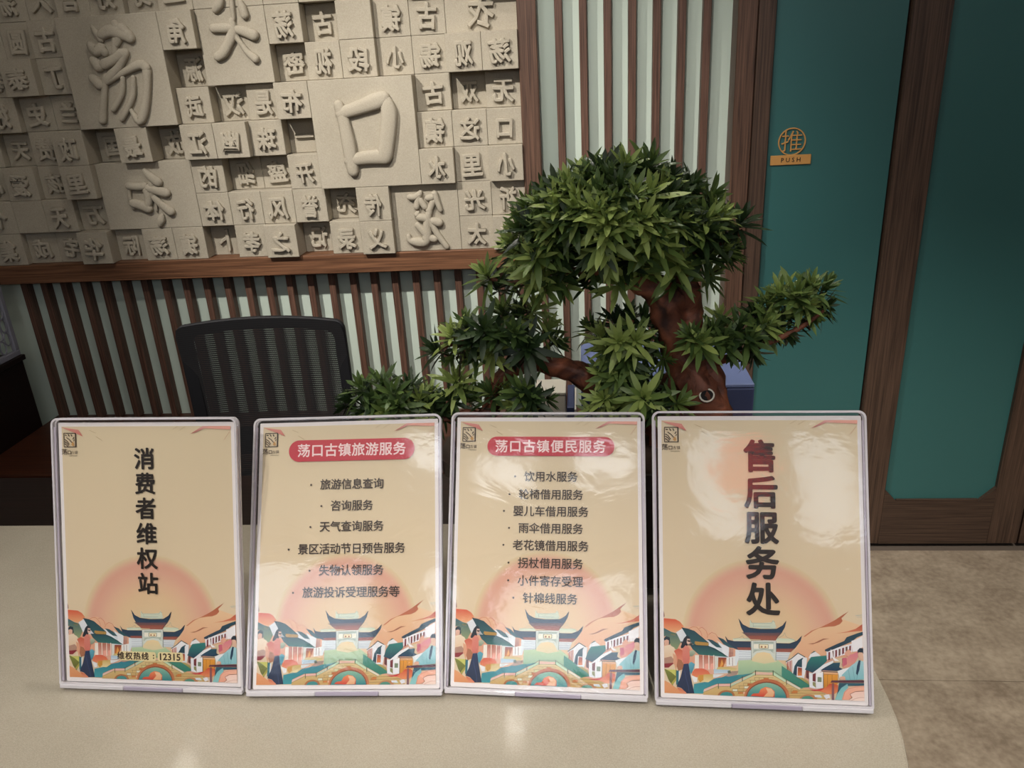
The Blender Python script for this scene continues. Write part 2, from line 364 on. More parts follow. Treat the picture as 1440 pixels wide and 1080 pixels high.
for (i, j, w_, h_, ch, mir, d) in T:
    x0, x1 = RX+i*S_, RX+(i+w_)*S_; z0, z1 = RZ+j*S_, RZ+(j+h_)*S_
    if z1 > CEIL: continue
    if x1 <= WX0+.01: continue
    x0 = max(x0, WX0+.001)
    key = (round(x1-x0, 3), h_, d)
    if key not in tcache:
        t = MB().box(-(x1-x0)/2+.0004, (x1-x0)/2-.0004, DY[d], 2.402, .0003, h_*S_-.0004).build('tile', m_relief, None, bevel=.0018, seg=2)
        tcache[key] = t.data
    else:
        t = bpy.data.objects.new('tile', tcache[key]); COL.objects.link(t)
    relp(t); t.location = ((x0+x1)/2, 0, z0)
    if ch:
        if w_ >= 2 and h_ >= 2:
            mb = MB()
            for st in BRUSH[ch]:
                q = [(at(u, v, DY[d]), r_*{'荡': .0022, '口': .0034}.get(ch, .0024)) for u, v, r_ in st]; P_, R_ = [], []
                for n_ in range(len(q)-1):
                    a_, b_, c_, e_ = (q[max(n_-1, 0)][0], q[n_][0], q[n_+1][0], q[min(n_+2, len(q)-1)][0])
                    for s_ in range(4):
                        f_ = s_/4; P_.append(.5*((2*b_)+(c_-a_)*f_+(2*a_-5*b_+4*c_-e_)*f_*f_+(3*b_-a_-3*c_+e_)*f_**3)); R_.append(q[n_][1]*(1-f_)+q[n_+1][1]*f_)
                P_.append(q[-1][0]); R_.append(q[-1][1])
                d0, d1 = (P_[0]-P_[1]).normalized(), (P_[-1]-P_[-2]).normalized()      # rounded brush ends
                P_ = [P_[0]+d0*R_[0]*.8, P_[0]+d0*R_[0]*.5]+P_+[P_[-1]+d1*R_[-1]*.5, P_[-1]+d1*R_[-1]*.8]
                R_ = [R_[0]*.3, R_[0]*.75]+R_+[R_[-1]*.75, R_[-1]*.3]
                k_ = len(mb.v); mb.tube(P_, R_, 12)
                for n_ in range(k_, len(mb.v)):
                    x_, y_, z_ = mb.v[n_]; dd = y_-DY[d]
                    mb.v[n_] = (x_-t.location.x, DY[d]-.020*math.tanh((.005-dd*1.2)/.020), z_-t.location.z)
            mb.build('character', m_relief, t, smooth=True, fix=False)
        else:
            me = glyph(ch, .061 if w_ == 1 else .082, .0042, .0022, .0003, 2, mir, bres=1)
            g = link('character', me, m_relief, t)
            g.location = (0, DY[d]-.0045, h_*S_/2-.004)
            g.scale = (.92+.1*math.sin(i*3.1+j), 1, 1.06+.08*math.sin(i*1.7+j*2.3)); g.rotation_euler.y = .06*math.sin(i*5.3+j*1.9)

# ------------------------------------------------------------ back credenza, side cabinet and lattice
cz = thing('credenza', (-.75, 2.185, 0), 'low reddish-brown credenza along the foot of the slatted wall', 'cabinet')
def sub(o, root): o.parent = root; o.matrix_parent_inverse = Matrix.Translation(-Vector(root.location)); return o
sub(MB().box(-1.86, .415, 1.965, 2.408, .478, .504).build('top', m_red, None, bevel=.002, seg=1), cz)
sub(MB().box(-1.84, .405, 1.985, 2.405, 0, .478).build('carcass', m_cab, None), cz)
for i in range(4):
    d = sub(MB().box(-1.835+i*.56, -1.283+i*.56, 1.968, 1.984, .04, .472).build('door', m_red, None, bevel=.002, seg=1), cz)
    h = MB().box(-1.30+i*.56-.03, -1.30+i*.56-.02, 1.955, 1.968, .2, .32).build('handle', m_black, None, bevel=.001, seg=1); h.parent = d; h.matrix_parent_inverse = Matrix.Translation(-Vector(cz.location))
    h.matrix_parent_inverse = Matrix.Identity(4); h.location = (0, 0, 0)
sc = thing('side_cabinet', (-2.12, 1.98, 0), 'dark brown side cabinet at the left edge below the lattice', 'cabinet')
sub(MB().box(-2.40, -1.865, 1.55, 2.33, 0, .744).build('body', m_cab, None, bevel=.002, seg=1), sc)
sub(MB().box(-2.405, -1.855, 1.54, 2.335, .744, .762).build('top', m_cab, None, bevel=.003, seg=2), sc)
for i in range(2):
    d = sub(MB().box(-2.395+i*.266, -2.134+i*.266, 1.53, 1.549, .05, .73).build('door', m_cab, None, bevel=.002, seg=1), sc)
lt = thing('lattice_screen', (-1.872, 2.14, .7625), 'grey openwork lattice panel standing on the dark side cabinet', 'screen')
for nm, b in (('frame_rail', (-.008, .008, -.19, .19, 0, .018)), ('frame_rail', (-.008, .008, -.19, .19, .462, .48)),
              ('frame_stile', (-.008, .008, -.19, -.172, .018, .462)), ('frame_stile', (-.008, .008, .172, .19, .018, .462))):
    MB().box(*b).build(nm, m_lat, lt, bevel=.002, seg=1)
rg = MB(); n = 14
pts = [(0, .0135*math.cos(2*PI*i/n), .0215*math.sin(2*PI*i/n)) for i in range(n+1)]
rg.tube(pts, .0026, 6, cap=False); rme = rg.build('lattice_ring', m_lat, lt, smooth=True)
first = True
for a in range(12):
    for b in range(10):
        y = -.158+a*.0287; z = .042+b*.0445+(.022 if a % 2 else 0)
        if z > .45: continue
        o = rme if first else rme.copy()
        if not first: COL.objects.link(o); o.parent = lt
        first = False; o.location = (0, y, z)

# ------------------------------------------------------------ reception counter and inner desk
ZC = .9264
def rounded_top(x0, x1, y0, y1, r1, r2):
    p = [(x0, y0)]
    p += [(x1-r1+r1*math.sin(R(a)), y0+r1-r1*math.cos(R(a))) for a in range(0, 91, 5)]
    p += [(x1-r2+r2*math.cos(R(a)), y1-r2+r2*math.sin(R(a))) for a in range(0, 91, 15)]
    return p+[(x0, y1)]
rc = thing('reception_counter', (-.9, .68, 0), 'beige stone-topped reception counter with a rounded right end', 'counter')
sub(MB().prism(rounded_top(-2.35, .314, .345, 1.0185, .33, .03), ZC-.04, ZC).build('worktop', m_counter, None, bevel=.003, seg=2), rc)
sub(MB().prism(rounded_top(-2.33, .286, .375, .99, .30, .02), .08, ZC-.0405).build('body', m_wood, None), rc)
sub(MB().prism(rounded_top(-2.33, .25, .41, .97, .27, .02), 0, .08).build('plinth', m_dark, None), rc)
dk = thing('inner_desk', (-.9, 1.26, 0), 'dark brown staff desk directly behind the stone counter', 'desk')
sub(MB().box(-1.85, .30, 1.02, 1.50, .722, .75).build('desktop', m_cab, None, bevel=.002, seg=1), dk)
for x in (-1.84, -1.2, -.35, .27): sub(MB().box(x, x+.025, 1.03, 1.48, 0, .721).build('side_panel', m_cab, None), dk)
for i in range(3):
    d = sub(MB().box(-.322, .267, 1.47, 1.488, .06+i*.218, .27+i*.218).build('drawer', m_cab, None, bevel=.002, seg=1), dk)
    MB().box(-.09, .03, 1.488, 1.500, .16+i*.218, .17+i*.218).build('handle', m_steel, d, bevel=.002, seg=1)

# ------------------------------------------------------------ office chair
def mesh_fabric():
    M_ = Mat('black_chair_mesh'); b = M_.b; b.inputs['Base Color'].default_value = (*lin('1b1a1c'), 1); b.inputs['Roughness'].default_value = .6
    tc = M_.n('ShaderNodeTexCoord'); sp = M_.n('ShaderNodeSeparateXYZ'); M_.l(tc.outputs['Object'], sp.inputs[0])
    def stripes(sock, freq, thr):
        a = M_.n('ShaderNodeMath', operation='MULTIPLY'); a.inputs[1].default_value = freq; M_.l(sock, a.inputs[0])
        f = M_.n('ShaderNodeMath', operation='FRACT'); M_.l(a.outputs[0], f.inputs[0])
        g = M_.n('ShaderNodeMath', operation='GREATER_THAN'); g.inputs[1].default_value = thr; M_.l(f.outputs[0], g.inputs[0]); return g.outputs[0]
    a = stripes(sp.outputs[2], 175, .80); c = stripes(sp.outputs[0], 330, .50)
    mu = M_.n('ShaderNodeMath', operation='MULTIPLY'); M_.l(a, mu.inputs[0]); M_.l(c, mu.inputs[1])
    tr = M_.n('ShaderNodeBsdfTransparent'); mx = M_.n('ShaderNodeMixShader')
    M_.l(mu.outputs[0], mx.inputs[0]); M_.l(b.outputs[0], mx.inputs[1]); M_.l(tr.outputs[0], mx.inputs[2]); M_.l(mx.outputs[0], M_.out.inputs[0])
    return M_.m
ch = thing('office_chair', (-.818, 1.685, 0), 'black mesh-backed office chair behind the counter', 'chair', rot=(0, 0, R(2)))
def back_outline(inset):
    W2, z0, z1 = .221-inset, .52+inset, .992-inset; r_ = .022
    p = []
    for cx, cz_, a0 in ((W2-r_, z0+r_, -90), (W2-r_, z1-r_, 0), (-W2+r_, z1-r_, 90), (-W2+r_, z0+r_, 180)):
        p += [(cx+r_*math.cos(R(a0+t)), cz_+r_*math.sin(R(a0+t))) for t in range(0, 91, 18)]
        if a0 == 0: p += [(W2*q, z1) for q in (.6, .3, 0, -.3, -.6)]
    return [(x, z+(.012*(1-(x/.226)**2) if z > .9 else 0)) for x, z in p]
def curved(x, y, z): return (x, y+.035*(1-(x/.226)**2)*0.8-.02*((z-.75)/.25)**2, z)
o_, i_ = back_outline(.001), back_outline(.034); n = len(o_)
fr = MB()
for ring_, y in ((o_, .184), (i_, .184), (i_, .200), (o_, .200)): fr.v += [curved(x, y, z) for x, z in ring_]
for a in range(4):
    for i in range(n): fr.f.append((a*n+i, a*n+(i+1) % n, ((a+1) % 4)*n+(i+1) % n, ((a+1) % 4)*n+i))
fr.build('backrest_frame', m_black, ch, bevel=.003, seg=1)
ms = MB(); bm_ = back_outline(.002); cnt = 24
gx, gz = 25, 17                                  # fabric as a curved grid, clipped by the rounded outline
for b in range(gz):
    for a in range(gx):
        x = -.219+.438*a/(gx-1); z = .522+.468*b/(gz-1); top = .012*(1-(x/.226)**2)
        zz = z+(top*(z-.522)/.468)
        ex = abs(x)-(.219-.020); ez = abs(zz-.756-top/2)-(.234-.020)
        if ex > 0 and ez > 0:
            q = math.hypot(ex, ez)
            if q > .020: x = math.copysign(.199+ex*.020/q, x); zz = .756+top/2+math.copysign(.214+ez*.020/q, zz-.756)
        ms.v.append(curved(x, .176, zz))
ms.f = [(b*gx+a, b*gx+a+1, (b+1)*gx+a+1, (b+1)*gx+a) for b in range(gz-1) for a in range(gx-1)]
ms.build('backrest_mesh', mesh_fabric(), ch, smooth=True)
MB().tube([(0, .235, .68), (0, .245, .58), (0, .20, .46), (0, .05, .42)], .022, 10).build('back_support', m_black, ch, smooth=True)
MB().box(-.14, .14, .212, .240, .60, .68).build('lumbar_pad', m_black, ch, bevel=.01)
MB().box(-.235, .235, -.25, .18, .43, .495).build('seat', m_black, ch, bevel=.025, seg=3)
MB().tube([(0, 0, .10), (0, 0, .43)], .028, 14).build('gas_lift', m_steel, ch, smooth=True)
for i in range(5):
    a = 2*PI*i/5+.3; c_, s_ = math.cos(a), math.sin(a)
    lg = MB().tube([(0, 0, .105), (.15*c_, .15*s_, .09), (.25*c_, .25*s_, .062)], [.026, .020, .014], 8).build('leg', m_black, ch, smooth=True)
    MB().tube([(.25*c_-.014*s_, .25*s_+.014*c_, .029), (.25*c_+.014*s_, .25*s_-.014*c_, .029)], .0285, 14).build('caster', m_dark, lg)

# ------------------------------------------------------------ boxes on the inner desk
bb = thing('storage_box', (.135, 1.30, .75), 'tall navy blue lidded box behind the bonsai trunk', 'box')
MB().box(-.138, .133, -.105, .105, 0, .262).build('body', m_blue, bb, bevel=.002, seg=1)
MB().box(-.141, .136, -.110, .110, .2625, .318).build('lid', m_navy, bb, bevel=.003, seg=2)
MB().box(-.1405, .1355, -.1095, .1095, .3185, .3245).build('lid_top', m_blue2, bb, bevel=.001, seg=1)
wb = thing('white_box', (-.056, 1.245, .75), 'white card box under the arching bonsai root', 'box')
MB().box(-.027, .024, -.03, .03, 0, .300).build('body', m_white, wb, bevel=.0015, seg=1)
MB().box(-.0275, .0245, -.0305, .0305, .3005, .306).build('lid', m_white, wb, bevel=.001, seg=1)
nb = thing('navy_folder', (-.018, 1.25, .75), 'thin dark navy folder wedged beside the white box', 'folder')
MB().box(-.012, .000, -.05, .05, 0, .285).build('cover', m_navy, nb, bevel=.001, seg=1)
MB().box(.0005, .0035, -.048, .048, .002, .280).build('pages', m_white, nb)

# ------------------------------------------------------------ bonsai
m_bark = Mat('red_brown_bark')
tc = m_bark.n('ShaderNodeTexCoord'); n1 = m_bark.n('ShaderNodeTexNoise'); n1.inputs['Scale'].default_value = 34; n1.inputs['Detail'].default_value = 8; n1.inputs['Distortion'].default_value = .8
m_bark.l(tc.outputs['Object'], n1.inputs['Vector'])
cr = m_bark.n('ShaderNodeValToRGB'); cr.color_ramp.elements[0].position = .3; cr.color_ramp.elements[1].position = .72
cr.color_ramp.elements[0].color = (*lin('2e140e'), 1); cr.color_ramp.elements[1].color = (*lin('96573c'), 1)
m_bark.l(n1.outputs[0], cr.inputs[0]); m_bark.l(cr.outputs[0], m_bark.b.inputs['Base Color']); m_bark.b.inputs['Roughness'].default_value = .62
bp = m_bark.n('ShaderNodeBump'); bp.inputs['Strength'].default_value = .9; bp.inputs['Distance'].default_value = .004
m_bark.l(n1.outputs[0], bp.inputs['Height']); m_bark.l(bp.outputs[0], m_bark.b.inputs['Normal'])
def leaf_mat():
    M_ = Mat('podocarpus_leaf'); oi = M_.n('ShaderNodeObjectInfo'); cr = M_.n('ShaderNodeValToRGB')
    e = cr.color_ramp.elements; e[0].position = 0; e[0].color = (*lin('1e2c17'), 1); e[1].position = 1; e[1].color = (*lin('a2b465'), 1)
    for p, c in ((.35, '304527'), (.65, '4e6534'), (.85, '708746')): q = e.new(p); q.color = (*lin(c), 1)
    at_ = M_.n('ShaderNodeAttribute', attribute_name='tone')
    ad = M_.n('ShaderNodeMath', operation='MULTIPLY_ADD'); ad.inputs[1].default_value = .92; ad.inputs[2].default_value = 0
    M_.l(oi.outputs['Random'], ad.inputs[0]); M_.l(at_.outputs['Fac'], ad.inputs[2])
    M_.l(ad.outputs[0], cr.inputs[0]); M_.l(cr.outputs[0], M_.b.inputs['Base Color']); M_.b.inputs['Roughness'].default_value = .42
    M_.b.inputs['Specular IOR Level'].default_value = .45
    tl = M_.n('ShaderNodeBsdfTranslucent'); M_.l(cr.outputs[0], tl.inputs[0]); mx = M_.n('ShaderNodeMixShader'); mx.inputs[0].default_value = .18
    M_.l(M_.b.outputs[0], mx.inputs[1]); M_.l(tl.outputs[0], mx.inputs[2]); M_.l(mx.outputs[0], M_.out.inputs[0]); return M_.m
m_leaf = leaf_mat()
def rosette(seed, nl=26, L=.034, spread=1.0):
    rn = random.Random(seed); V = []; Fc = []; tone = []
    for k in range(nl):
        t = k/(nl-1); az = k*2.39996+rn.uniform(-.25, .25)
        el = R(82-92*spread*t**.8+rn.uniform(-9, 9)); ln = L*(.55+.55*min(1, t*1.8))*rn.uniform(.82, 1.12); wd = ln*.078*rn.uniform(.85, 1.15)+.0006
        base = Vector((0, 0, .012*(1-t)-.004)); d = Vector((math.cos(az)*math.cos(el), math.sin(az)*math.cos(el), math.sin(el)))
        sd = Vector((-math.sin(az), math.cos(az), 0)); droop = rn.uniform(.0, .38)*ln*(.2+t); tn = rn.uniform(0, .22)+.18*(1-t)
        p0 = len(V); prof = ((0, .25), (.22, .8), (.5, 1), (.78, .72), (1, .02))
        for s, w_ in prof:
            c = base+d*(ln*s)-Vector((0, 0, droop*s*s)); nrm = sd.cross(d).normalized()
            V.extend([tuple(c+sd*wd*w_+nrm*.18*wd*w_*-1), tuple(c), tuple(c-sd*wd*w_-nrm*.18*wd*w_)]); tone.extend([tn]*3)
        for s in range(4):
            a = p0+s*3; Fc.extend([(a, a+1, a+4, a+3), (a+1, a+2, a+5, a+4)])
    me = bpy.data.meshes.new('leaf_cluster'); me.from_pydata(V, [], Fc)
    at_ = me.attributes.new('tone', 'FLOAT', 'POINT'); at_.data.foreach_set('value', tone)
    for p in me.polygons: p.use_smooth = True
    me.materials.append(m_leaf); return me
rmesh = [rosette(s, nl, L, sp) for s, nl, L, sp in ((1, 26, .036, .85), (2, 22, .034, .75), (3, 28, .038, .95), (4, 20, .033, .65), (5, 24, .038, 1.0), (6, 26, .036, .9))]
BY = .935
bo = thing('bonsai_tree', (.02, BY, ZC), 'large artificial bonsai with gnarled red-brown trunk and green leaf clusters on the counter', 'plant')
inv = Matrix.Translation(-Vector(bo.location))
def bsub(o, p=bo): o.parent = p; o.matrix_parent_inverse = inv if p is bo else Matrix.Identity(4); return o
def gnarl(paths, name, seedv=0.0, n=18):
    """swept limbs with lumpy, furrowed bark; several limbs in one continuous piece of wood"""
    mb = MB()
    for pts in paths:
        P_ = [at(x, y, BY+dy) for x, y, dy, r_ in pts]; Rr = [r_*.00088 for *_, r_ in pts]
        Q = []; RR = []
        for i in range(len(P_)-1):                       # Catmull-Rom
            a, b, c, d = P_[max(i-1, 0)], P_[i], P_[i+1], P_[min(i+2, len(P_)-1)]
            for s in range(6):
                t = s/6; Q.append(.5*((2*b)+(c-a)*t+(2*a-5*b+4*c-d)*t*t+(3*b-a-3*c+d)*t**3)); RR.append(Rr[i]*(1-t)+Rr[i+1]*t)
        Q.append(P_[-1]); RR.append(Rr[-1])
        k = len(mb.v); mb.tube(Q, RR, n)
        for i in range(len(Q)):
            for j in range(n):
                v = Vector(mb.v[k+i*n+j]); dr = (v-Q[i]); ln = dr.length
                f = 1+.30*noise.noise(v*38+Vector((seedv, 0, 0)))+.16*noise.noise(v*95)+.10*math.sin(5*(2*PI*j/n)+i*.35)
                mb.v[k+i*n+j] = tuple(Q[i]+dr*f)
    return bsub(mb.build(name, m_bark.m, None, smooth=True))
gnarl([[(985, 640, 0, 46), (992, 590, 0, 40), (985, 552, -.005, 36), (972, 520, 0, 30), (955, 490, .005, 27), (948, 462, 0, 25), (940, 432, 0, 26), (925, 408, 0, 22), (898, 395, 0, 17), (865, 385, .005, 13), (835, 370, .01, 9)],
       [(962, 500, 0, 22), (968, 470, -.004, 18), (972, 440, 0, 15), (966, 412, 0, 14), (958, 388, 0, 13), (950, 355, 0, 9), (945, 320, 0, 6)],
       [(1000, 600, -.01, 26), (1004, 560, -.012, 20), (1000, 530, -.008, 16), (985, 505, 0, 12)],
       [(940, 620, .01, 30), (930, 575, .01, 26), (945, 545, 0, 18), (960, 520, 0, 12)]], 'trunk')
gnarl([[(930, 600, .02, 22), (880, 572, .02, 19), (840, 545, .02, 18), (810, 525, .02, 17), (780, 512, .02, 15), (745, 510, .02, 13), (715, 522, .02, 11), (695, 545, .015, 10), (690, 575, .01, 12), (665, 600, 0, 14), (650, 640, 0, 16)]], 'arching_root', seedv=4)
gnarl([[(690, 600, 0, 11), (660, 582, 0, 7), (635, 588, 0, 5), (600, 590, 0, 3.5), (560, 580, 0, 3), (520, 575, 0, 2.5)]], 'branch', seedv=7)
gnarl([[(990, 510, 0, 9), (1020, 505, -.01, 6), (1050, 495, -.02, 4.5), (1085, 480, -.03, 4), (1130, 458, -.03, 3), (1160, 435, -.03, 2)]], 'branch', seedv=9)
gnarl([[(865, 385, 0, 8), (820, 380, 0, 5), (770, 385, 0, 4), (720, 398, 0, 3), (690, 392, 0, 2.5)]], 'branch', seedv=11)
gnarl([[(950, 380, 0, 8), (985, 350, 0, 5), (1020, 340, -.01, 4), (1045, 325, -.01, 3)]], 'branch', seedv=13)
gnarl([[(860, 385, 0, 8), (830, 340, -.01, 6), (800, 300, 0, 4), (780, 280, 0, 3)]], 'branch', seedv=15)
gnarl([[(945, 350, 0, 7), (920, 300, 0, 5), (900, 260, 0, 3)]], 'branch', seedv=17)
gnarl([[(745, 515, .02, 8), (725, 480, 0, 5), (690, 470, 0, 4), (650, 480, 0, 3), (620, 490, 0, 2.5)]], 'branch', seedv=19)
gnarl([[(850, 548, .02, 8), (870, 510, 0, 5), (880, 470, 0, 4), (890, 450, 0, 3)]], 'branch', seedv=21)
# hole in the trunk: a black disc stands in for its shade, pale rim
hol = MB(); c0 = at(994, 556, BY-.036); n = 16
hol.tube([tuple(c0+Vector((.0085*math.cos(2*PI*i/n), .002*math.sin(2*PI*i/n), .0075*math.sin(2*PI*i/n)))) for i in range(n+1)], .0012, 6, cap=False)
bsub(hol.build('hollow_rim', m_white, None, smooth=True))
hd = MB(); hd.prism([(c0.x+.0078*math.cos(2*PI*i/n), c0.z+.0068*math.sin(2*PI*i/n)) for i in range(n)], c0.y-.0005, c0.y+.010, 'XZ')
bsub(hd.build('hollow_shade_disc', m_dark, None))
# leaf clusters: (x, y, depth offset, size, [tilt x, tilt toward viewer])
clusters = []
rn = random.Random(11)
def pad(cx, cy, rx, ry, n, dy=.07, up=1.0, size=1.0, dmin=17):
    got = []
    tries = 0
    while len(got) < n and tries < 6000:
        tries += 1
        a = rn.uniform(0, 2*PI); q = math.sqrt(rn.random()); x, y = cx+rx*q*math.cos(a), cy+ry*q*math.sin(a)
        d = dy*math.sqrt(max(0, 1-q*q))*(1 if rn.random() < .35 else -1)
        if any(math.hypot(x-g[0], y-g[1])+abs(d-g[2])*420 < dmin for g in got): continue
        got.append((x, y, d)); tx = (x-cx)/rx; ty = -(y-cy)/ry
        clusters.append((x, y, d, size*rn.uniform(.85, 1.12), tx*1.0, d/dy*1.0, up*.9+ty*.55))
pad(868, 308, 128, 68, 84, .09, dmin=18)
pad(950, 330, 80, 58, 18, .06, dmin=18)
pad(765, 348, 52, 46, 20, .06, dmin=17)
for x, y, s in ((742, 290, .9), (765, 270, .95), (800, 262, .9), (825, 252, .9), (850, 240, 1), (880, 232, 1), (915, 232, 1), (945, 250, 1), (975, 258, .9), (1002, 275, .95), (1015, 300, .9),
                (905, 245, 1), (727, 320, .9), (722, 355, .9), (735, 385, .9), (760, 400, .9), (790, 398, .85), (820, 395, .8), (870, 395, .9), (905, 380, 1), (955, 378, .9), (1000, 385, .9), (1020, 350, .9), (1030, 360, .8)):
    clusters.append((x, y, rn.uniform(-.05, .02), s, (x-865)/150, -.5, .8))
for x, y, dy, s, tx, ty, tz in (
    (683, 385, 0, .95, -.5, -.3, 1), (700, 400, 0, .8, .2, -.3, 1), (1042, 312, -.02, 1.05, .3, -.4, 1), (1030, 345, -.01, .8, .6, -.3, .6),
    # middle-left pad
    (612, 492, 0, 1, -.8, -.3, .6), (635, 470, -.01, .95, -.3, -.4, 1), (655, 455, .01, .95, 0, -.2, 1), (662, 480, -.02, 1, -.1, -.7, .7), (680, 462, -.02, 1, .1, -.7, .8),
    (700, 470, -.02, .9, .2, -.6, .8), (706, 435, .02, 1, -.2, -.2, 1), (730, 440, .02, 1, .1, -.1, 1), (752, 432, .02, 1, .4, -.2, .9), (724, 468, -.02, 1, .2, -.7, .6),
    (742, 488, -.02, 1.15, .1, -.9, .4), (770, 462, .02, 1, .6, -.1, .7), (785, 480, .03, .9, .8, 0, .3), (632, 505, 0, .8, -.4, -.2, -.3), (690, 495, 0, .9, -.2, -.5, .1), (655, 500, .01, .8, -.3, -.2, 0),
    (720, 505, .01, .9, .3, -.3, -.3), (760, 500, .02, .9, .7, -.3, -.1), (715, 450, .03, 1, 0, .2, 1), (670, 500, .01, .9, .0, -.3, .3),
    (641, 535, .01, 1, -.1, -.4, .8), (655, 550, .01, .9, .6, -.3, .2), (630, 560, 0, .8, -.3, -.5, .6),
    # lower middle
    (690, 552, .0, .95, -.4, -.2, .9), (710, 545, .01, .9, 0, 0, 1), (735, 548, -.02, 1, .1, -.7, .8), (750, 562, -.03, .85, .3, -.8, .4), (668, 560, .01, .9, -.6, -.1, .6), (722, 568, 0, .9, -.2, -.6, .3), (738, 580, -.02, .8, 0, -.9, .3), (775, 560, 0, .6, .6, -.2, .2),
    (845, 470, 0, 1, -.3, -.2, 1), (868, 452, .01, 1, -.1, -.2, 1), (885, 440, .01, .9, .1, 0, 1), (905, 452, 0, 1, .3, -.3, .9), (925, 462, .01, .9, .7, -.1, .5), (850, 490, -.01, .9, -.6, -.4, .4),
    (870, 480, -.03, 1, 0, -.8, .6), (895, 478, -.03, .95, .2, -.7, .6), (860, 505, -.01, 1, -.3, -.7, .2), (885, 505, -.02, 1, .1, -.7, .2), (910, 495, 0, .9, .6, -.4, .2), (830, 460, .02, .9, -.6, 0, .6),
    (845, 525, -.01, .9, -.4, -.5, .3), (870, 530, -.02, 1, 0, -.8, .2), (900, 525, -.01, .9, .4, -.6, .1), (925, 485, 0, .8, .7, -.2, .2), (940, 505, -.02, .7, .6, -.5, .2),
    (848, 560, -.02, .95, -.4, -.5, .5), (872, 568, -.02, .9, -.1, -.6, .4), (905, 560, -.05, 1.05, 0, -.9, .5), (890, 545, -.02, .9, 0, -.5, .7), (930, 572, -.05, .9, .5, -.6, .3), (955, 566, -.05, .9, .4, -.5, .5),
    (830, 578, -.01, .8, -.5, -.3, .5), (860, 585, -.02, .8, 0, -.6, .5), (915, 540, -.01, .8, .4, -.4, .5),
    # lower-left pad
    (492, 560, 0, .95, -.9, -.3, .4), (508, 545, 0, 1, -.4, -.2, 1), (525, 562, -.01, .95, -.1, -.7, .7), (537, 538, .01, 1, 0, -.2, 1), (552, 552, -.01, 1, .1, -.6, .8), (575, 545, .01, 1, 0, -.2, 1), (590, 560, 0, 1, .2, -.5, .8),
    (560, 570, -.02, .95, 0, -.8, .6), (510, 578, -.01, .9, -.5, -.6, .3), (540, 580, -.02, .95, 0, -.8, .4), (585, 582, -.01, .95, .1, -.7, .5), (610, 575, 0, .95, .4, -.5, .6), (604, 550, .02, .9, .3, 0, 1), (628, 580, 0, .8, .6, -.3, .4), (570, 560, .02, .9, 0, 0, 1), (480, 572, 0, .7, -1, -.2, .1),
    # right branch
    (970, 470, -.05, .75, -.6, -.6, .6), (985, 480, -.05, .9, -.2, -.6, .8), (1003, 462, -.03, .95, .1, -.4, 1), (1020, 478, -.04, .95, .1, -.7, .6), (1040, 462, -.03, 1.05, 0, -.5, 1), (1055, 478, -.04, 1, .3, -.7, .5), (1030, 495, -.03, .8, -.1, -.5, -.4), (1060, 500, -.03, .85, .3, -.4, -.6),
    (1062, 440, -.01, .95, -.1, -.2, 1), (1080, 425, -.01, 1, 0, -.2, 1), (1075, 455, -.03, .95, .3, -.6, .6), (1092, 448, -.02, .9, .5, -.4, .5), (1098, 412, -.01, 1.05, -.2, -.2, 1), (1120, 415, -.02, 1.1, .1, -.5, .9), (1140, 400, -.01, 1.05, 0, -.2, 1), (1160, 405, -.01, 1, .6, -.2, .8),
    (1135, 428, -.02, .95, .3, -.5, .4), (1160, 430, -.01, .9, .8, -.2, .1), (1150, 445, -.02, .7, .5, -.2, -.6), (1108, 470, -.02, .9, .4, -.3, -.5), (1085, 470, -.02, .9, .1, -.5, .2), (1115, 440, 0, .9, .2, -.1, .6), (1012, 445, 0, .8, -.2, -.1, 1)):
    clusters.append((x, y, dy, s, tx, ty, tz))
tw = MB()
nodes = [at(x, y, BY) for x, y in ((860, 350), (800, 320), (920, 320), (960, 340), (760, 370), (720, 395), (1030, 340), (700, 475), (650, 482), (740, 500), (880, 500), (895, 470), (870, 560), (560, 580), (610, 588), (520, 578), (1050, 495), (1090, 475), (1130, 455), (990, 500), (690, 575), (720, 560), (930, 570), (830, 345), (890, 370))]
for k, (x, y, dy, s, tx, ty, tz) in enumerate(clusters):
    p = at(x, y, BY+dy); ax = Vector((tx, ty, tz)).normalized()
    o = bpy.data.objects.new('leaf_cluster', rmesh[k % 6]); COL.objects.link(o)
    o.parent = bo; o.matrix_parent_inverse = inv
    q = ax.to_track_quat('Z', 'Y') @ Euler((0, 0, rn.uniform(0, 6.28))).to_quaternion()
    o.rotation_mode = 'QUATERNION'; o.rotation_quaternion = q; o.location = p-ax*.008; o.scale = (s*1.0,)*3
    nd = min(nodes, key=lambda v: (v-p).length); mid = (p+nd)/2+Vector((0, 0, -.012))
    tw.tube([tuple(p-ax*.004), tuple((p-ax*.02)*.6+mid*.4), tuple(mid), tuple(nd)], [.0011, .0012, .0014, .0018], 5)
m_twig = plain('olive_twig', '3f3a22', .6, var=.2, vscale=60)
t_ = bsub(tw.build('twig', m_twig, None, smooth=True)); t_['kind'] = 'stuff'
def oval(a, b, n=36, p=3.2):
    return [(a*math.copysign(abs(math.cos(t))**(2/p), math.cos(t)), b*math.copysign(abs(math.sin(t))**(2/p), math.sin(t))) for t in [2*PI*i/n for i in range(n)]]
pm = MB(); n = 36
prof = [(.88, .012), (.93, .05), (.985, .13), (1.0, .160), (1.03, .162), (1.03, .182), (.97, .182), (.95, .150)]
for sc_, z in prof: pm.v += [(x*sc_, y*sc_, z) for x, y in oval(.205, .082)]
for a in range(len(prof)-1):
    for i in range(n): pm.f.append((a*n+i, a*n+(i+1) % n, (a+1)*n+(i+1) % n, (a+1)*n+i))
pm.f.append(tuple(range(n-1, -1, -1))); pm.f.append(tuple(range((len(prof)-1)*n, len(prof)*n)))
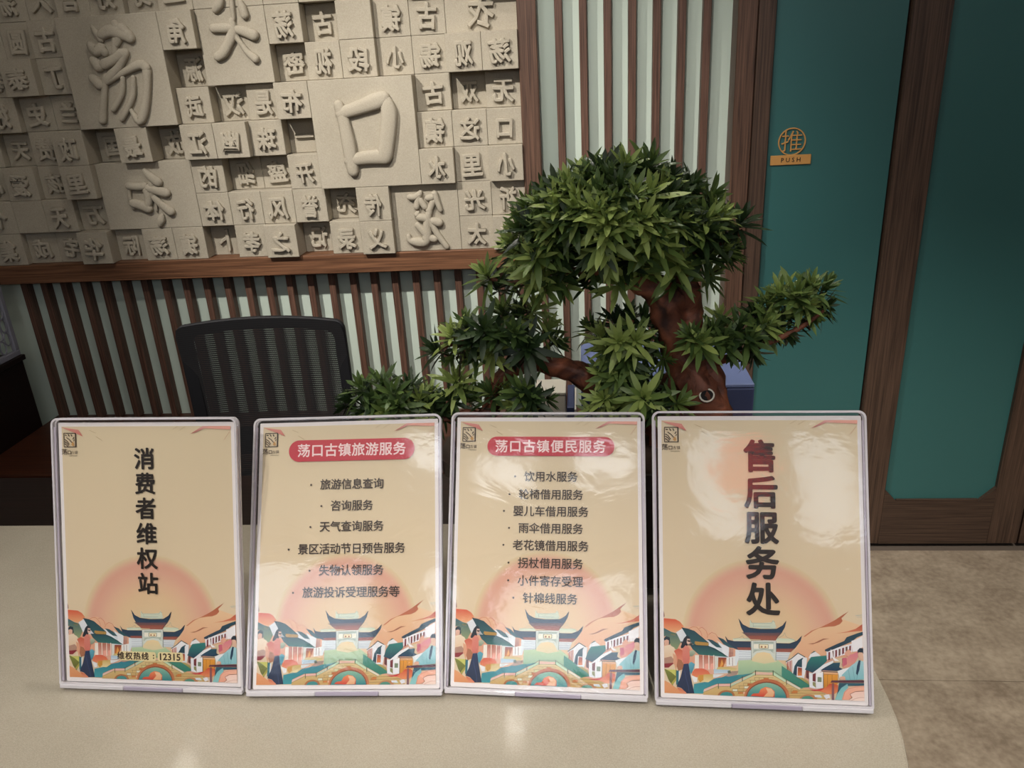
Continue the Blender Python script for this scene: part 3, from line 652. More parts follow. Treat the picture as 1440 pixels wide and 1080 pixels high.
POT = Vector((.025, .915, ZC))-Vector(bo.location)
pt = pm.build('pot', m_pot, bo, smooth=False); pt.location = POT
for sx in (-1, 1):
    for sy in (-1, 1): MB().box(sx*.13-.02, sx*.13+.02, sy*.045-.012, sy*.045+.012, 0, .013).build('foot', m_pot, pt, bevel=.002, seg=1)
so = MB().prism(oval(.192, .074), .145, .170); so.build('soil', m_soil, bo).location = POT

# ------------------------------------------------------------ acrylic sign holders
def acrylic(name, wave=0.0, tint=(1, 1, 1), gl_rough=.02, fr=1.49, haze=0.0, seed=0):
    """thin clear sheet: see-through with a Fresnel-weighted mirror reflection"""
    M_ = Mat(name); M_.t.nodes.remove(M_.b)
    tr = M_.n('ShaderNodeBsdfTransparent'); tr.inputs[0].default_value = (*tint, 1)
    gl = M_.n('ShaderNodeBsdfGlossy'); gl.inputs['Roughness'].default_value = gl_rough
    fn = M_.n('ShaderNodeFresnel'); ge = M_.n('ShaderNodeNewGeometry'); mi = M_.n('ShaderNodeMix')
    mi.inputs[2].default_value = fr; mi.inputs[3].default_value = 1/fr; M_.l(ge.outputs['Backfacing'], mi.inputs[0]); M_.l(mi.outputs[0], fn.inputs[0]); mx = M_.n('ShaderNodeMixShader')
    M_.l(fn.outputs[0], mx.inputs[0]); M_.l(tr.outputs[0], mx.inputs[1]); M_.l(gl.outputs[0], mx.inputs[2]); M_.l(mx.outputs[0], M_.out.inputs[0])
    if wave:
        tc = M_.n('ShaderNodeTexCoord'); mp = M_.n('ShaderNodeMapping'); mp.inputs['Scale'].default_value = (9, 1, 16); mp.inputs['Location'].default_value = (seed, 0, seed*.7)
        nz = M_.n('ShaderNodeTexNoise'); nz.inputs['Scale'].default_value = 1; nz.inputs['Detail'].default_value = 4; nz.inputs['Distortion'].default_value = .8
        oi = M_.n('ShaderNodeObjectInfo'); ad = M_.n('ShaderNodeVectorMath', operation='ADD')
        M_.l(tc.outputs['Object'], mp.inputs[0]); M_.l(mp.outputs[0], ad.inputs[0])
        M_.l(oi.outputs['Location'], ad.inputs[1]); M_.l(ad.outputs[0], nz.inputs['Vector'])
        bp = M_.n('ShaderNodeBump'); bp.inputs['Strength'].default_value = 1; bp.inputs['Distance'].default_value = wave
        M_.l(nz.outputs[0], bp.inputs['Height']); M_.l(bp.outputs[0], gl.inputs['Normal'])
    return M_.m
m_acr = acrylic('clear_acrylic', wave=.0007, gl_rough=.075)
def edge_mat():
    M_ = Mat('acrylic_polished_edge'); b = M_.b
    b.inputs['Base Color'].default_value = (.95, .92, .97, 1); b.inputs['Roughness'].default_value = .08
    b.inputs['Transmission Weight'].default_value = .45; b.inputs['IOR'].default_value = 1.49; return M_.m
m_edge = edge_mat()
m_lip = plain('frosted_lilac_edge', 'c4bccb', .25, var=.05)
m_clip = plain('lilac_grey_clip', '9d95a6', .3, var=.04)
m_paper = plain('white_paper', 'ece6e6', .7)
m_txt = plain('black_print', '1d1512', .5)
m_txt2 = plain('brown_black_print', '3a2a22', .5)
m_redp = plain('crimson_print', 'c0152f', .4)
m_wtxt = plain('white_print', 'f4dada', .5)
m_gold = plain('cream_print', 'e6d6a4', .5)
def print_mat():
    M_ = Mat('colour_print'); at_ = M_.n('ShaderNodeAttribute', attribute_name='ink'); M_.l(at_.outputs['Color'], M_.b.inputs['Base Color'])
    M_.b.inputs['Roughness'].default_value = .55; return M_.m
m_print = print_mat()
ART = """p e6c39c e2ab88 708 1093 772 1050 835 1026 902 1001 1000 1032 1000 1071 1000 1184 713 1203 650 1190
p e4b896 dc9f84 0 1018 32 1021 96 1063 178 1056 230 1086 278 1105 433 1182 431 1238 0 1255
p a85a3c c8785a 708 1093 748 1063 796 1043 835 1024 867 1006 903 981 934 962 898 997 904 1010 890 1026 862 1038 835 1040 788 1048 756 1064 716 1094
p a0624a a0624a 730 1129 762 1123 790 1108 806 1100 837 1100 809 1106 785 1119 754 1130
p b8503a d8805f 869 1073 923 1062 967 1047 1000 1023 1000 1056 958 1061 919 1067
l 7fa6b0 1.8 969 981 1000 978
l 9aa0b0 1.4 972 987 1000 989
p d4553a e8a878 0 1022 32 1023 60 1024 85 1037 103 1059 96 1075 47 1089 0 1070
p 7a3a34 7a3a34 0 982 4 998 5 1012 0 1016
l c05a44 1.8 129 1070 149 1061 170 1062 190 1084 197 1107
l c05a44 1.8 182 1068 198 1061 218 1079 226 1102 223 1114
l c05a44 1.8 230 1098 246 1086 266 1093 278 1109
p bcd0a8 4f9688 379 1219 574 1212 624 1248 702 1299 700 1354 639 1357 555 1278 461 1275 383 1313 200 1376 200 1348 271 1321 377 1292
p 3f8c94 2f7c88 200 1348 257 1325 317 1301 398 1293 461 1282 398 1309 334 1342 214 1368 200 1369
p 4a9080 2f7a68 597 1242 648 1274 699 1310 732 1332 732 1343 694 1348 650 1332 596 1294
p ecd2a4 d8ccA6 449 1206 456 1189 502 1175 547 1182 564 1202 573 1222 511 1235 448 1224
p dfe3e6 c2cad2 373 1171 446 1168 445 1217 379 1223
p dfe3e6 c2cad2 569 1173 642 1173 625 1215 570 1214
l 8fa0b4 1.3 380 1180 444 1181
l 8fa0b4 1.3 571 1179 637 1180
l 8fa0b4 1.3 379 1190 444 1191
l 8fa0b4 1.3 571 1190 636 1190
l 8fa0b4 1.3 379 1202 444 1203
l 8fa0b4 1.3 570 1202 636 1202
p c8d6c0 dfe0cc 353 1113 434 1110 447 1123 356 1127
p c8d6c0 e0dcc4 570 1105 659 1106 669 1126 569 1129
l 8a9a90 1.4 357 1116 388 1108 403 1097 409 1111 444 1110
l 8a9a90 1.4 576 1108 608 1090 615 1076 622 1097 669 1115
p 17334f 2c4258 315 1104 328 1121 360 1127 446 1126 445 1169 380 1170 345 1158 325 1135
p 17334f 2c4258 571 1130 638 1130 676 1115 701 1089 694 1115 668 1150 644 1172 569 1173
p d8dcc6 c4d0c0 441 1012 448 1031 548 1030 560 1016 568 1029 567 1059 440 1055
p d8dcc6 c4d0c0 496 1032 552 1026 558 1012 575 1051 495 1061
l 8c9c94 1.6 445 1019 452 1033 548 1032 558 1018 568 1027
l 8c9c94 1.4 458 1049 543 1048
l 8c9c94 1.4 458 1035 458 1053
p 12324e 264460 384 1013 404 1041 436 1057 491 1062 567 1060 614 1058 622 1058 503 1062 575 1059 607 1040 623 1018 615 1049 598 1078 572 1106 569 1117 494 1117 565 1114 442 1113 415 1092 396 1057
p dde0da cdd6cc 444 1122 571 1114 571 1181 566 1223 553 1202 540 1182 509 1176 474 1182 454 1203 445 1217 444 1172
l 7f948e 1.4 456 1127 559 1125
l 7f948e 1.8 456 1182 474 1167 509 1161 540 1165 555 1178
l 7f948e 1.3 456 1127 455 1185
l 7f948e 1.3 559 1125 559 1182
p a8b8ae a8b8ae 460 1128 557 1126 557 1133 459 1136
p a8b8ae a8b8ae 459 1165 556 1161 556 1173 540 1168 509 1166 474 1171 458 1180
p f0ecdc f0ecdc 458 1139 482 1138 481 1159 457 1159
p f0ecdc f0ecdc 536 1138 557 1137 556 1158 535 1159
p 7a7248 7a7248 485 1137 532 1137 532 1158 485 1159
p f2e4c0 f2e4c0 488 1139 530 1139 529 1156 488 1157
p a06a48 a06a48 494 1146 503 1146 502 1154 494 1155
p a06a48 a06a48 513 1146 521 1146 521 1154 513 1155
p e2e4ea d0d8e0 63 1092 94 1071 156 1145 212 1191 267 1220 332 1210 333 1154 213 1123 148 1121 79 1140
p 1f4656 2a5a62 274 1107 306 1118 337 1146 361 1161 337 1160 305 1143
p e4e8ee e4e8ee 270 1125 305 1147 333 1158 332 1206 300 1195 297 1156
p 1f4656 2a5a62 223 1120 249 1124 277 1140 297 1162 269 1159 245 1142
p e4e8ee e4e8ee 213 1127 245 1146 277 1164 292 1188 244 1166 205 1139
p 1c4250 2a5c62 92 1065 125 1070 157 1081 197 1111 229 1138 229 1154 156 1153 124 1118
p b8904a b8904a 160 1133 225 1138 233 1144 224 1156 168 1152 158 1145
l 8a6430 1.4 164 1137 165 1153
l 8a6430 1.4 173 1136 174 1153
l 8a6430 1.4 182 1136 183 1153
l 8a6430 1.4 191 1136 192 1152
l 8a6430 1.4 200 1135 201 1152
l 8a6430 1.4 209 1135 210 1152
l 8a6430 1.4 218 1135 218 1151
l 8a6430 1.4 227 1134 227 1151
p 1c4656 2f6c66 135 1152 168 1153 229 1154 261 1165 300 1187 328 1207 268 1204 179 1200 147 1173
p ece6dc ece6dc 159 1203 179 1202 178 1271 157 1272
p b06a58 e0a898 179 1202 260 1205 258 1272 178 1271
p d8d8d0 d8d8d0 260 1205 280 1206 276 1271 260 1270
l f2ece0 3.6 201 1201 201 1275
l f2ece0 3.6 230 1200 229 1273
l f2ece0 3.6 255 1199 254 1272
p eaa898 eaa898 210 1246 227 1242 226 1272 208 1272
p eaa898 eaa898 239 1245 253 1239 253 1270 237 1271
p 8a3a2c c87830 278 1210 320 1210 303 1259 275 1260
p e0a050 e0a050 296 1219 303 1243 291 1259 285 1259
p c89a88 b07a70 333 1162 355 1163 354 1201 330 1210
p e8e8e8 e8e8e8 320 1210 372 1200 371 1248 319 1254
l 7a4a44 2.5 350 1209 350 1249
l 7a4a44 2.5 334 1210 334 1245
l 8a5a50 1.4 341 1164 340 1206
l 8a5a50 1.4 332 1186 355 1186
p dce4ea dce4ea 365 1169 445 1170 444 1208 382 1210 371 1248 363 1248
l 8fa0b4 1.4 383 1179 443 1179
l 8fa0b4 1.4 382 1190 442 1189
l 8fa0b4 1.4 382 1202 442 1201
p c8b070 d8c890 275 1258 331 1257 371 1262 362 1276 266 1272
p a8c4d8 c8d8e4 254 1270 335 1271 326 1287 254 1294
p dfe4e8 dfe4e8 250 1296 306 1294 265 1312 249 1313
p 9a8a7c b8948a 322 1293 346 1277 380 1275 370 1295 330 1305 310 1302
p 5a6a5a 5a6a5a 324 1276 338 1273 342 1287 326 1289
p 2f7f90 3c96a0 152 1348 200 1338 265 1315 318 1305 378 1303 345 1332 265 1347 208 1381 199 1395 147 1396
p d4604a e08a60 143 1289 161 1270 202 1269 226 1281 241 1305 209 1318 161 1312 143 1305
p c8a860 e0d0a0 173 1307 209 1298 250 1296 251 1320 225 1337 176 1335
p c8903c c8903c 177 1303 201 1300 201 1326 184 1339 172 1323
p e8e8ec e8e8ec 138 1305 169 1316 168 1337 152 1340
p 2a5868 8a9a70 0 1070 39 1089 67 1096 87 1139 66 1180 38 1161 10 1110 0 1114
p 3a6a50 8a7a60 39 1093 63 1096 59 1108 34 1105
p 1c3240 1c3240 0 1122 10 1112 30 1117 33 1145 25 1162 1 1154
p dcae98 dcae98 1 1134 14 1128 26 1133 25 1156 15 1166 3 1156
p ead8c0 e0c0a0 1 1162 29 1155 54 1169 61 1196 57 1212 36 1229 0 1223
p b08a78 b08a78 0 1223 37 1213 49 1229 44 1249 0 1251
p 8a2a34 8a2a34 0 1251 44 1245 48 1249 23 1270 1 1271
p d8a080 d8a080 45 1197 69 1212 68 1252 60 1284 52 1253
p c85a44 e09a80 51 1185 74 1172 94 1179 102 1219 89 1251 64 1260 65 1212
p a86e50 a86e50 71 1224 89 1231 101 1251 101 1275 72 1284 64 1260
p 7a8238 5c5e28 0 1277 31 1285 64 1280 63 1316 42 1361 22 1333
p c4c468 c4c468 11 1280 60 1280 59 1312 35 1293
p a8a048 a8a048 42 1357 34 1349 61 1316 61 1332
p 2a6a7a 2a6a7a 62 1284 76 1283 79 1331 69 1355 60 1356
p e0e8ec e0e8ec 75 1287 82 1287 78 1339 73 1339
p 1c2634 1c2634 86 1163 104 1119 116 1106 132 1110 136 1130 123 1142 119 1162 103 1167 88 1171
p dcb8a8 dcb8a8 120 1120 135 1122 136 1142 125 1150 117 1142
p 14181c 14181c 120 1128 136 1130 134 1137 122 1135
p d88878 d07468 96 1171 111 1154 127 1162 137 1185 130 1230 127 1246 97 1247 94 1211
p b8c0a8 7a8a78 131 1182 151 1177 163 1192 146 1209 132 1210
p 62a8bc 3c88a0 127 1246 140 1237 158 1248 149 1277 137 1301 127 1273
p 27365a 1c2c48 101 1249 125 1246 133 1297 144 1352 153 1395 114 1397 87 1371 62 1364 84 1315
l 3c4c74 2.5 104 1282 112 1322 123 1361 127 1397
p e0a070 d89060 0 1335 22 1345 62 1372 94 1390 114 1399 0 1398
p c86848 e09070 62 1366 86 1373 110 1391 114 1399 82 1395
p 8a4a44 a86452 425 1097 566 1093 565 1114 442 1113
p 8a4a44 a86452 494 1095 584 1092 569 1117 494 1117
p 544858 7a5048 399 1081 566 1079 566 1093 425 1097
p 544858 7a5048 495 1081 599 1076 584 1092 494 1095
p 8a4a44 a05e50 373 1157 445 1155 445 1169 380 1170
p 8a4a44 a05e50 570 1157 661 1154 644 1172 569 1173
l 10283c 2.5 384 1013 404 1041 436 1057 491 1062 567 1060
l 10283c 2.5 503 1062 575 1059 607 1040 623 1018 615 1049 598 1078 572 1106
l 10283c 2.2 315 1104 328 1121 360 1127 446 1126
l 10283c 2.2 571 1130 638 1130 676 1115 701 1089
l 12303c 2.2 92 1065 157 1081 229 1138
l 12303c 2.2 135 1152 229 1154 328 1207
l 7a5a4c 1.4 444 1120 571 1113
l 7a8a8c 2.2 446 1123 445 1217
l 7a8a8c 2.2 571 1119 568 1216
p d8c490 c8a468 199 1389 221 1368 271 1345 341 1342 397 1312 461 1280 551 1276 619 1317 687 1350 700 1354 694 1348 732 1353 786 1361 813 1376 832 1399 593 1400 699 1400 199 1400
p e0b0a8 dcc4b8 199 1386 203 1372 271 1342 272 1352 221 1376
p e4b4ac e4b4ac 272 1343 337 1339 339 1351 274 1355
p dcbcb0 b8ccb0 337 1342 397 1312 461 1280 462 1290 401 1322 341 1353
p b4d0b4 b4d0b4 406 1308 461 1279 461 1290 406 1319
p e0b8a8 e0b8a8 466 1278 548 1276 547 1288 466 1289
p b8d8b8 c8dcc0 555 1275 616 1312 612 1322 554 1287
p d8d0bc e0d8c8 619 1311 687 1348 683 1357 617 1323
l 6a6a4c 1.4 199 1388 270 1356 341 1353 401 1323 462 1291 551 1289 614 1324 683 1358
l 6a6a4c 1.4 461 1271 555 1269 619 1310 687 1346
l 6a6a4c 1.4 461 1275 398 1307 337 1339 271 1342 203 1370
l 3c4a3c 3.6 465 1268 464 1294
l 3c4a3c 3.6 553 1266 553 1292
l 3c4a3c 3.6 398 1300 398 1326
l 3c4a3c 3.6 338 1335 337 1361
l 3c4a3c 3.6 276 1341 276 1367
l 3c4a3c 3.6 619 1310 619 1335
l 7a6440 1.1 460 1304 554 1302
l 7a6440 1.1 460 1304 460 1317
l 7a6440 1.1 482 1303 482 1316
p c87c40 c87c40 506 1304 529 1304 529 1314 506 1315
l 7a6440 1.1 505 1302 505 1315
l 7a6440 1.1 530 1301 530 1314
l 7a6440 1.1 432 1319 580 1315
p c8c890 c8c890 440 1321 463 1320 463 1330 440 1331
l 7a6440 1.1 439 1319 439 1332
l 7a6440 1.1 464 1318 464 1331
l 7a6440 1.1 489 1317 488 1330
p b86a38 b86a38 513 1318 532 1317 532 1327 513 1328
l 7a6440 1.1 512 1316 512 1329
p c87c40 c87c40 534 1317 555 1316 555 1326 534 1327
l 7a6440 1.1 533 1315 533 1328
l 7a6440 1.1 556 1314 556 1327
l 7a6440 1.1 404 1334 606 1328
l 7a6440 1.1 404 1334 404 1347
p b86a38 b86a38 425 1335 450 1335 450 1345 424 1346
l 7a6440 1.1 424 1333 423 1346
l 7a6440 1.1 376 1349 631 1340
l 7a6440 1.1 383 1349 382 1362
p d8dcc8 d8dcc8 407 1350 434 1349 433 1359 407 1360
l 7a6440 1.1 406 1348 406 1361
l 7a6440 1.1 347 1364 657 1353
p d8dcc8 d8dcc8 348 1366 371 1366 371 1376 348 1376
l 7a6440 1.1 347 1364 347 1377
l 7a6440 1.1 372 1363 372 1376
l 7a6440 1.1 401 1362 401 1375
l 7a6440 1.1 643 1351 642 1364
l 7a6440 1.1 319 1379 683 1365
p c87c40 c87c40 327 1381 350 1380 350 1390 327 1391
l 7a6440 1.1 326 1379 326 1392
l 7a6440 1.1 351 1378 351 1391
p c87c40 c87c40 377 1379 399 1378 398 1388 376 1389
l 7a6440 1.1 376 1377 375 1390
p e0b090 e0b090 401 1378 422 1377 422 1387 401 1388
l 7a6440 1.1 400 1376 400 1389
p c87c40 c87c40 424 1377 446 1376 446 1386 424 1387
l 7a6440 1.1 423 1375 423 1388
p c87c40 c87c40 643 1367 670 1366 670 1376 642 1377
l 7a6440 1.1 642 1365 641 1378
l 7a6440 1.1 671 1364 671 1377
l 7a6440 1.1 615 1361 769 1358
l 7a6440 1.1 615 1375 809 1370
l 7a6440 1.1 614 1389 812 1383
p e0b090 e0b090 690 1387 714 1386 713 1396 689 1397
p c87c40 c87c40 649 1361 673 1361 673 1371 649 1371
p e0b090 e0b090 717 1385 741 1385 741 1395 717 1396
p c8c890 c8c890 772 1383 795 1383 795 1393 771 1393
p b86a44 c07850 404 1400 407 1390 413 1372 425 1355 439 1340 457 1327 477 1318 499 1311 521 1309 543 1310 564 1314 584 1322 601 1333 615 1347 625 1362 631 1380 632 1398 404 1400
p 8a4a34 8a4a34 413 1400 415 1393 421 1378 431 1363 445 1350 461 1339 479 1330 498 1325 519 1322 539 1323 558 1327 576 1334 592 1343 604 1355 613 1369 619 1384 620 1400
p 86b8a0 1f7c84 418 1400 420 1396 426 1381 435 1367 448 1354 463 1344 481 1336 499 1331 519 1328 538 1329 556 1333 573 1339 588 1348 600 1360 608 1373 614 1387 615 1400
p e89060 c83c2c 437 1396 451 1384 479 1381 490 1360 515 1348 542 1354 559 1370 558 1398 496 1398
p ecc09c e0a878 515 1354 542 1356 557 1374 551 1396 503 1398 524 1375
p a86a40 a86a40 271 1400 272 1398 275 1392 279 1387 284 1382 291 1378 299 1375 307 1373 316 1372 324 1373 332 1374 340 1376 346 1380 352 1384 356 1389 358 1394 359 1400
p 3a8888 3a8888 282 1400 282 1400 284 1396 288 1392 292 1388 297 1385 303 1383 309 1382 315 1381 322 1381 328 1382 334 1384 339 1386 343 1389 346 1393 348 1397 348 1400
p b88058 b88058 680 1400 681 1400 684 1397 688 1391 694 1387 701 1383 709 1380 717 1378 726 1377 734 1377 743 1378 750 1381 757 1384 762 1388 766 1393 769 1398 769 1400
p 4f8c78 4f8c78 687 1400 688 1400 690 1399 693 1396 697 1392 702 1389 708 1387 714 1386 720 1385 727 1385 733 1386 738 1388 743 1390 747 1393 750 1397 752 1400 752 1400
p e8e8ec dcdfe6 617 1221 679 1175 716 1194 717 1254 706 1299 672 1294 648 1274
l 2f4a4c 4.0 617 1221 647 1202 679 1175 714 1194
p b0584c b0584c 623 1222 628 1219 628 1261 623 1258
p c88a70 c88a70 630 1219 635 1216 635 1265 630 1262
p b0584c b0584c 637 1216 642 1213 642 1269 637 1266
p c88a70 c88a70 644 1213 649 1210 648 1273 644 1270
p 1f4c5a 16344a 652 1278 660 1240 678 1211 702 1197 709 1200 698 1207 697 1245 673 1242 670 1290
p 8a2c2c e08040 677 1246 697 1248 696 1286 674 1287
p b8a468 8a8c50 672 1294 699 1296 726 1312 732 1332 705 1313
p e4e6ea e8e8ec 702 1200 723 1196 718 1244 706 1292 699 1286
p 2f5a5c 2f5a5c 742 1175 758 1162 768 1163 750 1178
p e4e6ea e4e6ea 740 1178 765 1165 790 1183 784 1194 729 1199
p 2c8078 1c3e58 716 1248 725 1220 743 1192 778 1187 819 1182 821 1209 790 1241 748 1270 711 1255
p eceef2 dfe2ea 748 1272 804 1227 852 1206 852 1218 803 1251 768 1283 762 1348 732 1343 731 1271
p 7a3a38 5a2c34 717 1258 731 1261 730 1302 716 1295
p 7c3034 6a2a34 749 1277 765 1270 763 1314 748 1311
p 8a8a5c 8a8a5c 748 1315 763 1316 763 1343 748 1332
p f0f0f2 e0e2ea 766 1276 803 1261 800 1343 764 1348
p 7a8a72 7a8a72 773 1290 793 1291 792 1314 772 1314
p eceaf0 eceaf0 819 1158 861 1146 946 1119 945 1164 821 1202
p 1c4656 243c50 813 1153 861 1129 909 1107 920 1089 965 1071 1000 1059 1000 1076 971 1088 947 1109 881 1139 826 1163 812 1160
p 7a2c34 7a2c34 829 1166 838 1163 837 1202 827 1207
p 6a4a3c 6a4a3c 846 1160 855 1157 854 1194 845 1199
p 7a2c34 7a2c34 863 1155 872 1152 871 1185 862 1191
p 6a4a3c 6a4a3c 880 1149 889 1146 888 1177 879 1183
p 7a2c34 7a2c34 897 1143 907 1140 906 1169 896 1175
p 6a4a3c 6a4a3c 914 1137 924 1134 923 1161 914 1166
p 7a2c34 7a2c34 932 1132 941 1129 940 1153 931 1158
p f0eef2 f0eef2 943 1106 957 1102 998 1080 998 1134 972 1156 948 1160
p f2eef0 f2eef0 840 1150 848 1157 852 1188 882 1207 859 1208 846 1191
p 1f5060 1c3a58 789 1255 817 1237 852 1217 886 1215 881 1238 898 1247 867 1257
p e8b890 d8a070 799 1263 874 1263 875 1274 802 1275
p e09a38 c88430 804 1276 873 1275 872 1320 841 1341 802 1343
l 8a5420 1.8 823 1276 820 1342
l 8a5420 1.8 845 1277 843 1314
l 2c3c44 3.2 792 1256 803 1263 874 1263
l 2c3c44 2.5 802 1265 800 1343
p d87890 e0a088 892 1224 906 1199 924 1188 907 1168 928 1154 941 1174 972 1159 974 1186 953 1221 926 1236 902 1244
p e0a890 e0a890 907 1168 928 1147 945 1164 927 1185
p c86478 c86478 896 1193 917 1189 919 1222 899 1234
p f0f0f4 dce8ec 871 1258 898 1247 932 1236 918 1257 897 1278 880 1292 877 1272
p a8d0d8 7fb8c0 890 1278 911 1257 943 1225 977 1200 1000 1206 1000 1294 913 1301 904 1288
l 4c8c98 1.4 925 1249 932 1297
l 4c8c98 1.4 983 1220 964 1295
l 4c8c98 1.4 946 1232 954 1296
p e0b8a0 e0b8a0 975 1169 982 1159 996 1160 1000 1182 1000 1202 991 1201 978 1193
p 1c2c3c 1c2c3c 972 1152 983 1140 1000 1141 1000 1156 1000 1168 995 1162 979 1161 973 1166
p 1c3c58 1c3c58 977 1200 986 1201 979 1247 968 1275 962 1265 968 1227
p e0b098 e0b098 883 1285 904 1281 910 1291 903 1300 883 1299
p 4a2c3c 6a3a44 842 1304 1000 1297 1000 1310 835 1315
p 2c5868 1f5068 879 1315 1000 1312 1000 1326 923 1328 902 1339 867 1371
p c8482c e09060 759 1357 814 1339 831 1321 848 1321 872 1326 871 1357 854 1371 820 1373 786 1361
p c02c3c c02c3c 732 1354 766 1353 807 1343 786 1357 755 1360
p 8a5048 7a5a68 842 1317 854 1317 852 1400 840 1400
p 78b4bc 8ac4c4 856 1398 867 1371 888 1339 919 1318 922 1338 901 1359 890 1399
p f0b8a0 e8a48c 890 1397 901 1359 922 1338 956 1328 1000 1324 1000 1348 955 1353 928 1368 941 1381 920 1397
p f2ccc0 f0d8cc 920 1400 944 1384 928 1368 955 1355 1000 1351 1000 1400
l 8a3c38 1.8 1000 1351 955 1355 930 1368 938 1385 924 1397
l b06a60 1.4 1000 1382 975 1383 951 1391 934 1400
l b06a60 1.4 893 1393 905 1359 922 1343 956 1333 1000 1329
p dfe4ee c4d0e0 755 1379 785 1378 792 1391 758 1389
p e0e0e8 e0e0e8 799 1380 826 1372 833 1389 812 1397
p d8968a c86e64 1 3 64 12 105 18 131 55 79 33 31 16
p e0a8a0 b06058 767 42 818 12 840 0 876 0 839 16 796 34
p e8a898 e8a898 876 0 1000 1 999 19 847 12
l b09a70 1.8 172 21 209 36
l a89468 2.2 209 55 245 77
l b09a70 1.4 660 20 696 0
l b09a70 1.4 703 23 740 1
l c08a70 1.8 962 74 995 30"""
def art_mesh():
    """the printed picture: flat inks lying one over the other, in metres on the sheet (x, depth, z)"""
    V = []; Fc = []; Ck = []; cnt = [0]
    def P(u, v): return (-.1005+u*.000203, -.00012-cnt[0]*3.6e-6, .3000-v*.000207)
    def poly(uv, cols):
        k = len(V); V.extend(P(u, v) for u, v in uv); Fc.append(tuple(range(k, k+len(uv)))); Ck.extend(cols)
    def hexc(h): return (*lin(h), 1)
    def mixc(a, b, t): return tuple(a[i]*(1-t)+b[i]*t for i in range(4))
    bgA, bgB = hexc('dccbab'), hexc('dfcaac')
    for i in range(8):
        v0, v1 = 1400*i/8, 1400*(i+1)/8
        poly([(0, v0), (0, v1), (1000, v1), (1000, v0)], [mixc(bgA, bgB, i/8), mixc(bgA, bgB, (i+1)/8), mixc(bgA, bgB, (i+1)/8), mixc(bgA, bgB, i/8)])
    cnt[0] = 1
    rings = ((0, 'dfc8a0'), (.5, 'e0c09a'), (.72, 'dfb598'), (.86, 'dcaa94'), (.95, 'daa48f'), (1.0, 'dbab95'), (1.06, 'dbbd9c'), (1.11, 'dac8a2'))
    n = 48
    for a in range(len(rings)-1):
        for i in range(n):
            q = []
            for rr_, th in ((rings[a][0], i), (rings[a+1][0], i), (rings[a+1][0], i+1), (rings[a][0], i+1)):
                q.append((min(1000, max(0, 498+364*rr_*math.cos(2*PI*th/n))), min(1400, 1105-360*rr_*math.sin(2*PI*th/n))))
            c = [hexc(rings[a][1]), hexc(rings[a+1][1]), hexc(rings[a+1][1]), hexc(rings[a][1])]
            poly(q, c)
    for line in ART.strip().split('\n'):
        f = line.split(); cnt[0] += 1; p = [(int(f[i]), int(f[i+1])) for i in range(3, len(f)-1, 2)]
        if f[0] == 'p':
            vs = [v for _, v in p]; lo_, hi = min(vs), max(vs); a, b = hexc(f[1]), hexc(f[2])
            poly(p, [mixc(a, b, (v-lo_)/max(1, hi-lo_)) for _, v in p])
        else:
            wd = max(float(f[2]), 1.3)/2; c = hexc(f[1])
            for (x0, y0), (x1, y1) in zip(p, p[1:]):
                L = math.hypot(x1-x0, y1-y0) or 1; nx, ny = -(y1-y0)/L*wd, (x1-x0)/L*wd
                poly([(x0+nx, y0+ny), (x1+nx, y1+ny), (x1-nx, y1-ny), (x0-nx, y0-ny)], [c]*4)
    # the emblem in the corner: square seal with wave strokes
    c = hexc('3a2a20')
    def stroke(pts, wd):
        cnt[0] += .2
        for (x0, y0), (x1, y1) in zip(pts, pts[1:]):
            L = math.hypot(x1-x0, y1-y0) or 1; nx, ny = -(y1-y0)/L*wd/2, (x1-x0)/L*wd/2
            poly([(x0+nx, y0+ny), (x1+nx, y1+ny), (x1-nx, y1-ny), (x0-nx, y0-ny)], [c]*4)
    x0, y0, x1, y1 = 15, 36, 88, 112
    stroke([(x0, y0), (x1, y0)], 4); stroke([(x0, y0), (x0, y1)], 4); stroke([(x0, y1), (x1, y1)], 4); stroke([(x1-2, y0), (x1-2, y1)], 7)
    for off in (0, 13, 26): stroke([(x0+4, y0+34+off*.9), (x0+18, y0+42+off), (x0+32-off*.3, y0+62+off*.5)], 4.5)
    stroke([(x0+16, y0+24), (x0+34, y0+36), (x0+50, y0+54)], 4.5); stroke([(x0+26, y0+6), (x0+34, y0+18)], 5); stroke([(x0+44, y0+6), (x0+50, y0+18)], 5); stroke([(x0+6, y0+10), (x0+18, y0+12)], 5)
    stroke([(x0+62, y0+22), (x0+54, y0+34)], 5); stroke([(x0+64, y0+36), (x0+58, y0+44)], 4)
    c = hexc('c8975a'); cnt[0] += 1; poly([(x0+50, y0+70), (x0+44, y0+62), (x0+54, y0+46), (x0+62, y0+60), (x0+60, y0+70)], [c]*5)
    me = bpy.data.meshes.new('printed_artwork'); me.from_pydata(V, [], Fc)
    at_ = me.color_attributes.new('ink', 'FLOAT_COLOR', 'POINT')
    at_.data.foreach_set('color', [q for c in Ck for q in c])
    # face every ink toward the reader (-Y)
    bm = bmesh.new(); bm.from_mesh(me)
    bm.normal_update(); bmesh.ops.reverse_faces(bm, faces=[f for f in bm.faces if f.normal.y > 0]); bm.to_mesh(me); bm.free()
    me.materials.append(m_print); return me
art_me = art_mesh()
def rrect(x0, x1, z0, z1, r_top, r_bot=.002, k=6):
    p = []
    for cx, cz_, a0, r_ in ((x1-r_bot, z0+r_bot, -90, r_bot), (x1-r_top, z1-r_top, 0, r_top), (x0+r_top, z1-r_top, 90, r_top), (x0+r_bot, z0+r_bot, 180, r_bot)):
        p += [(cx+r_*math.cos(R(a0+90*t/k)), cz_+r_*math.sin(R(a0+90*t/k))) for t in range(k+1)]
    return p
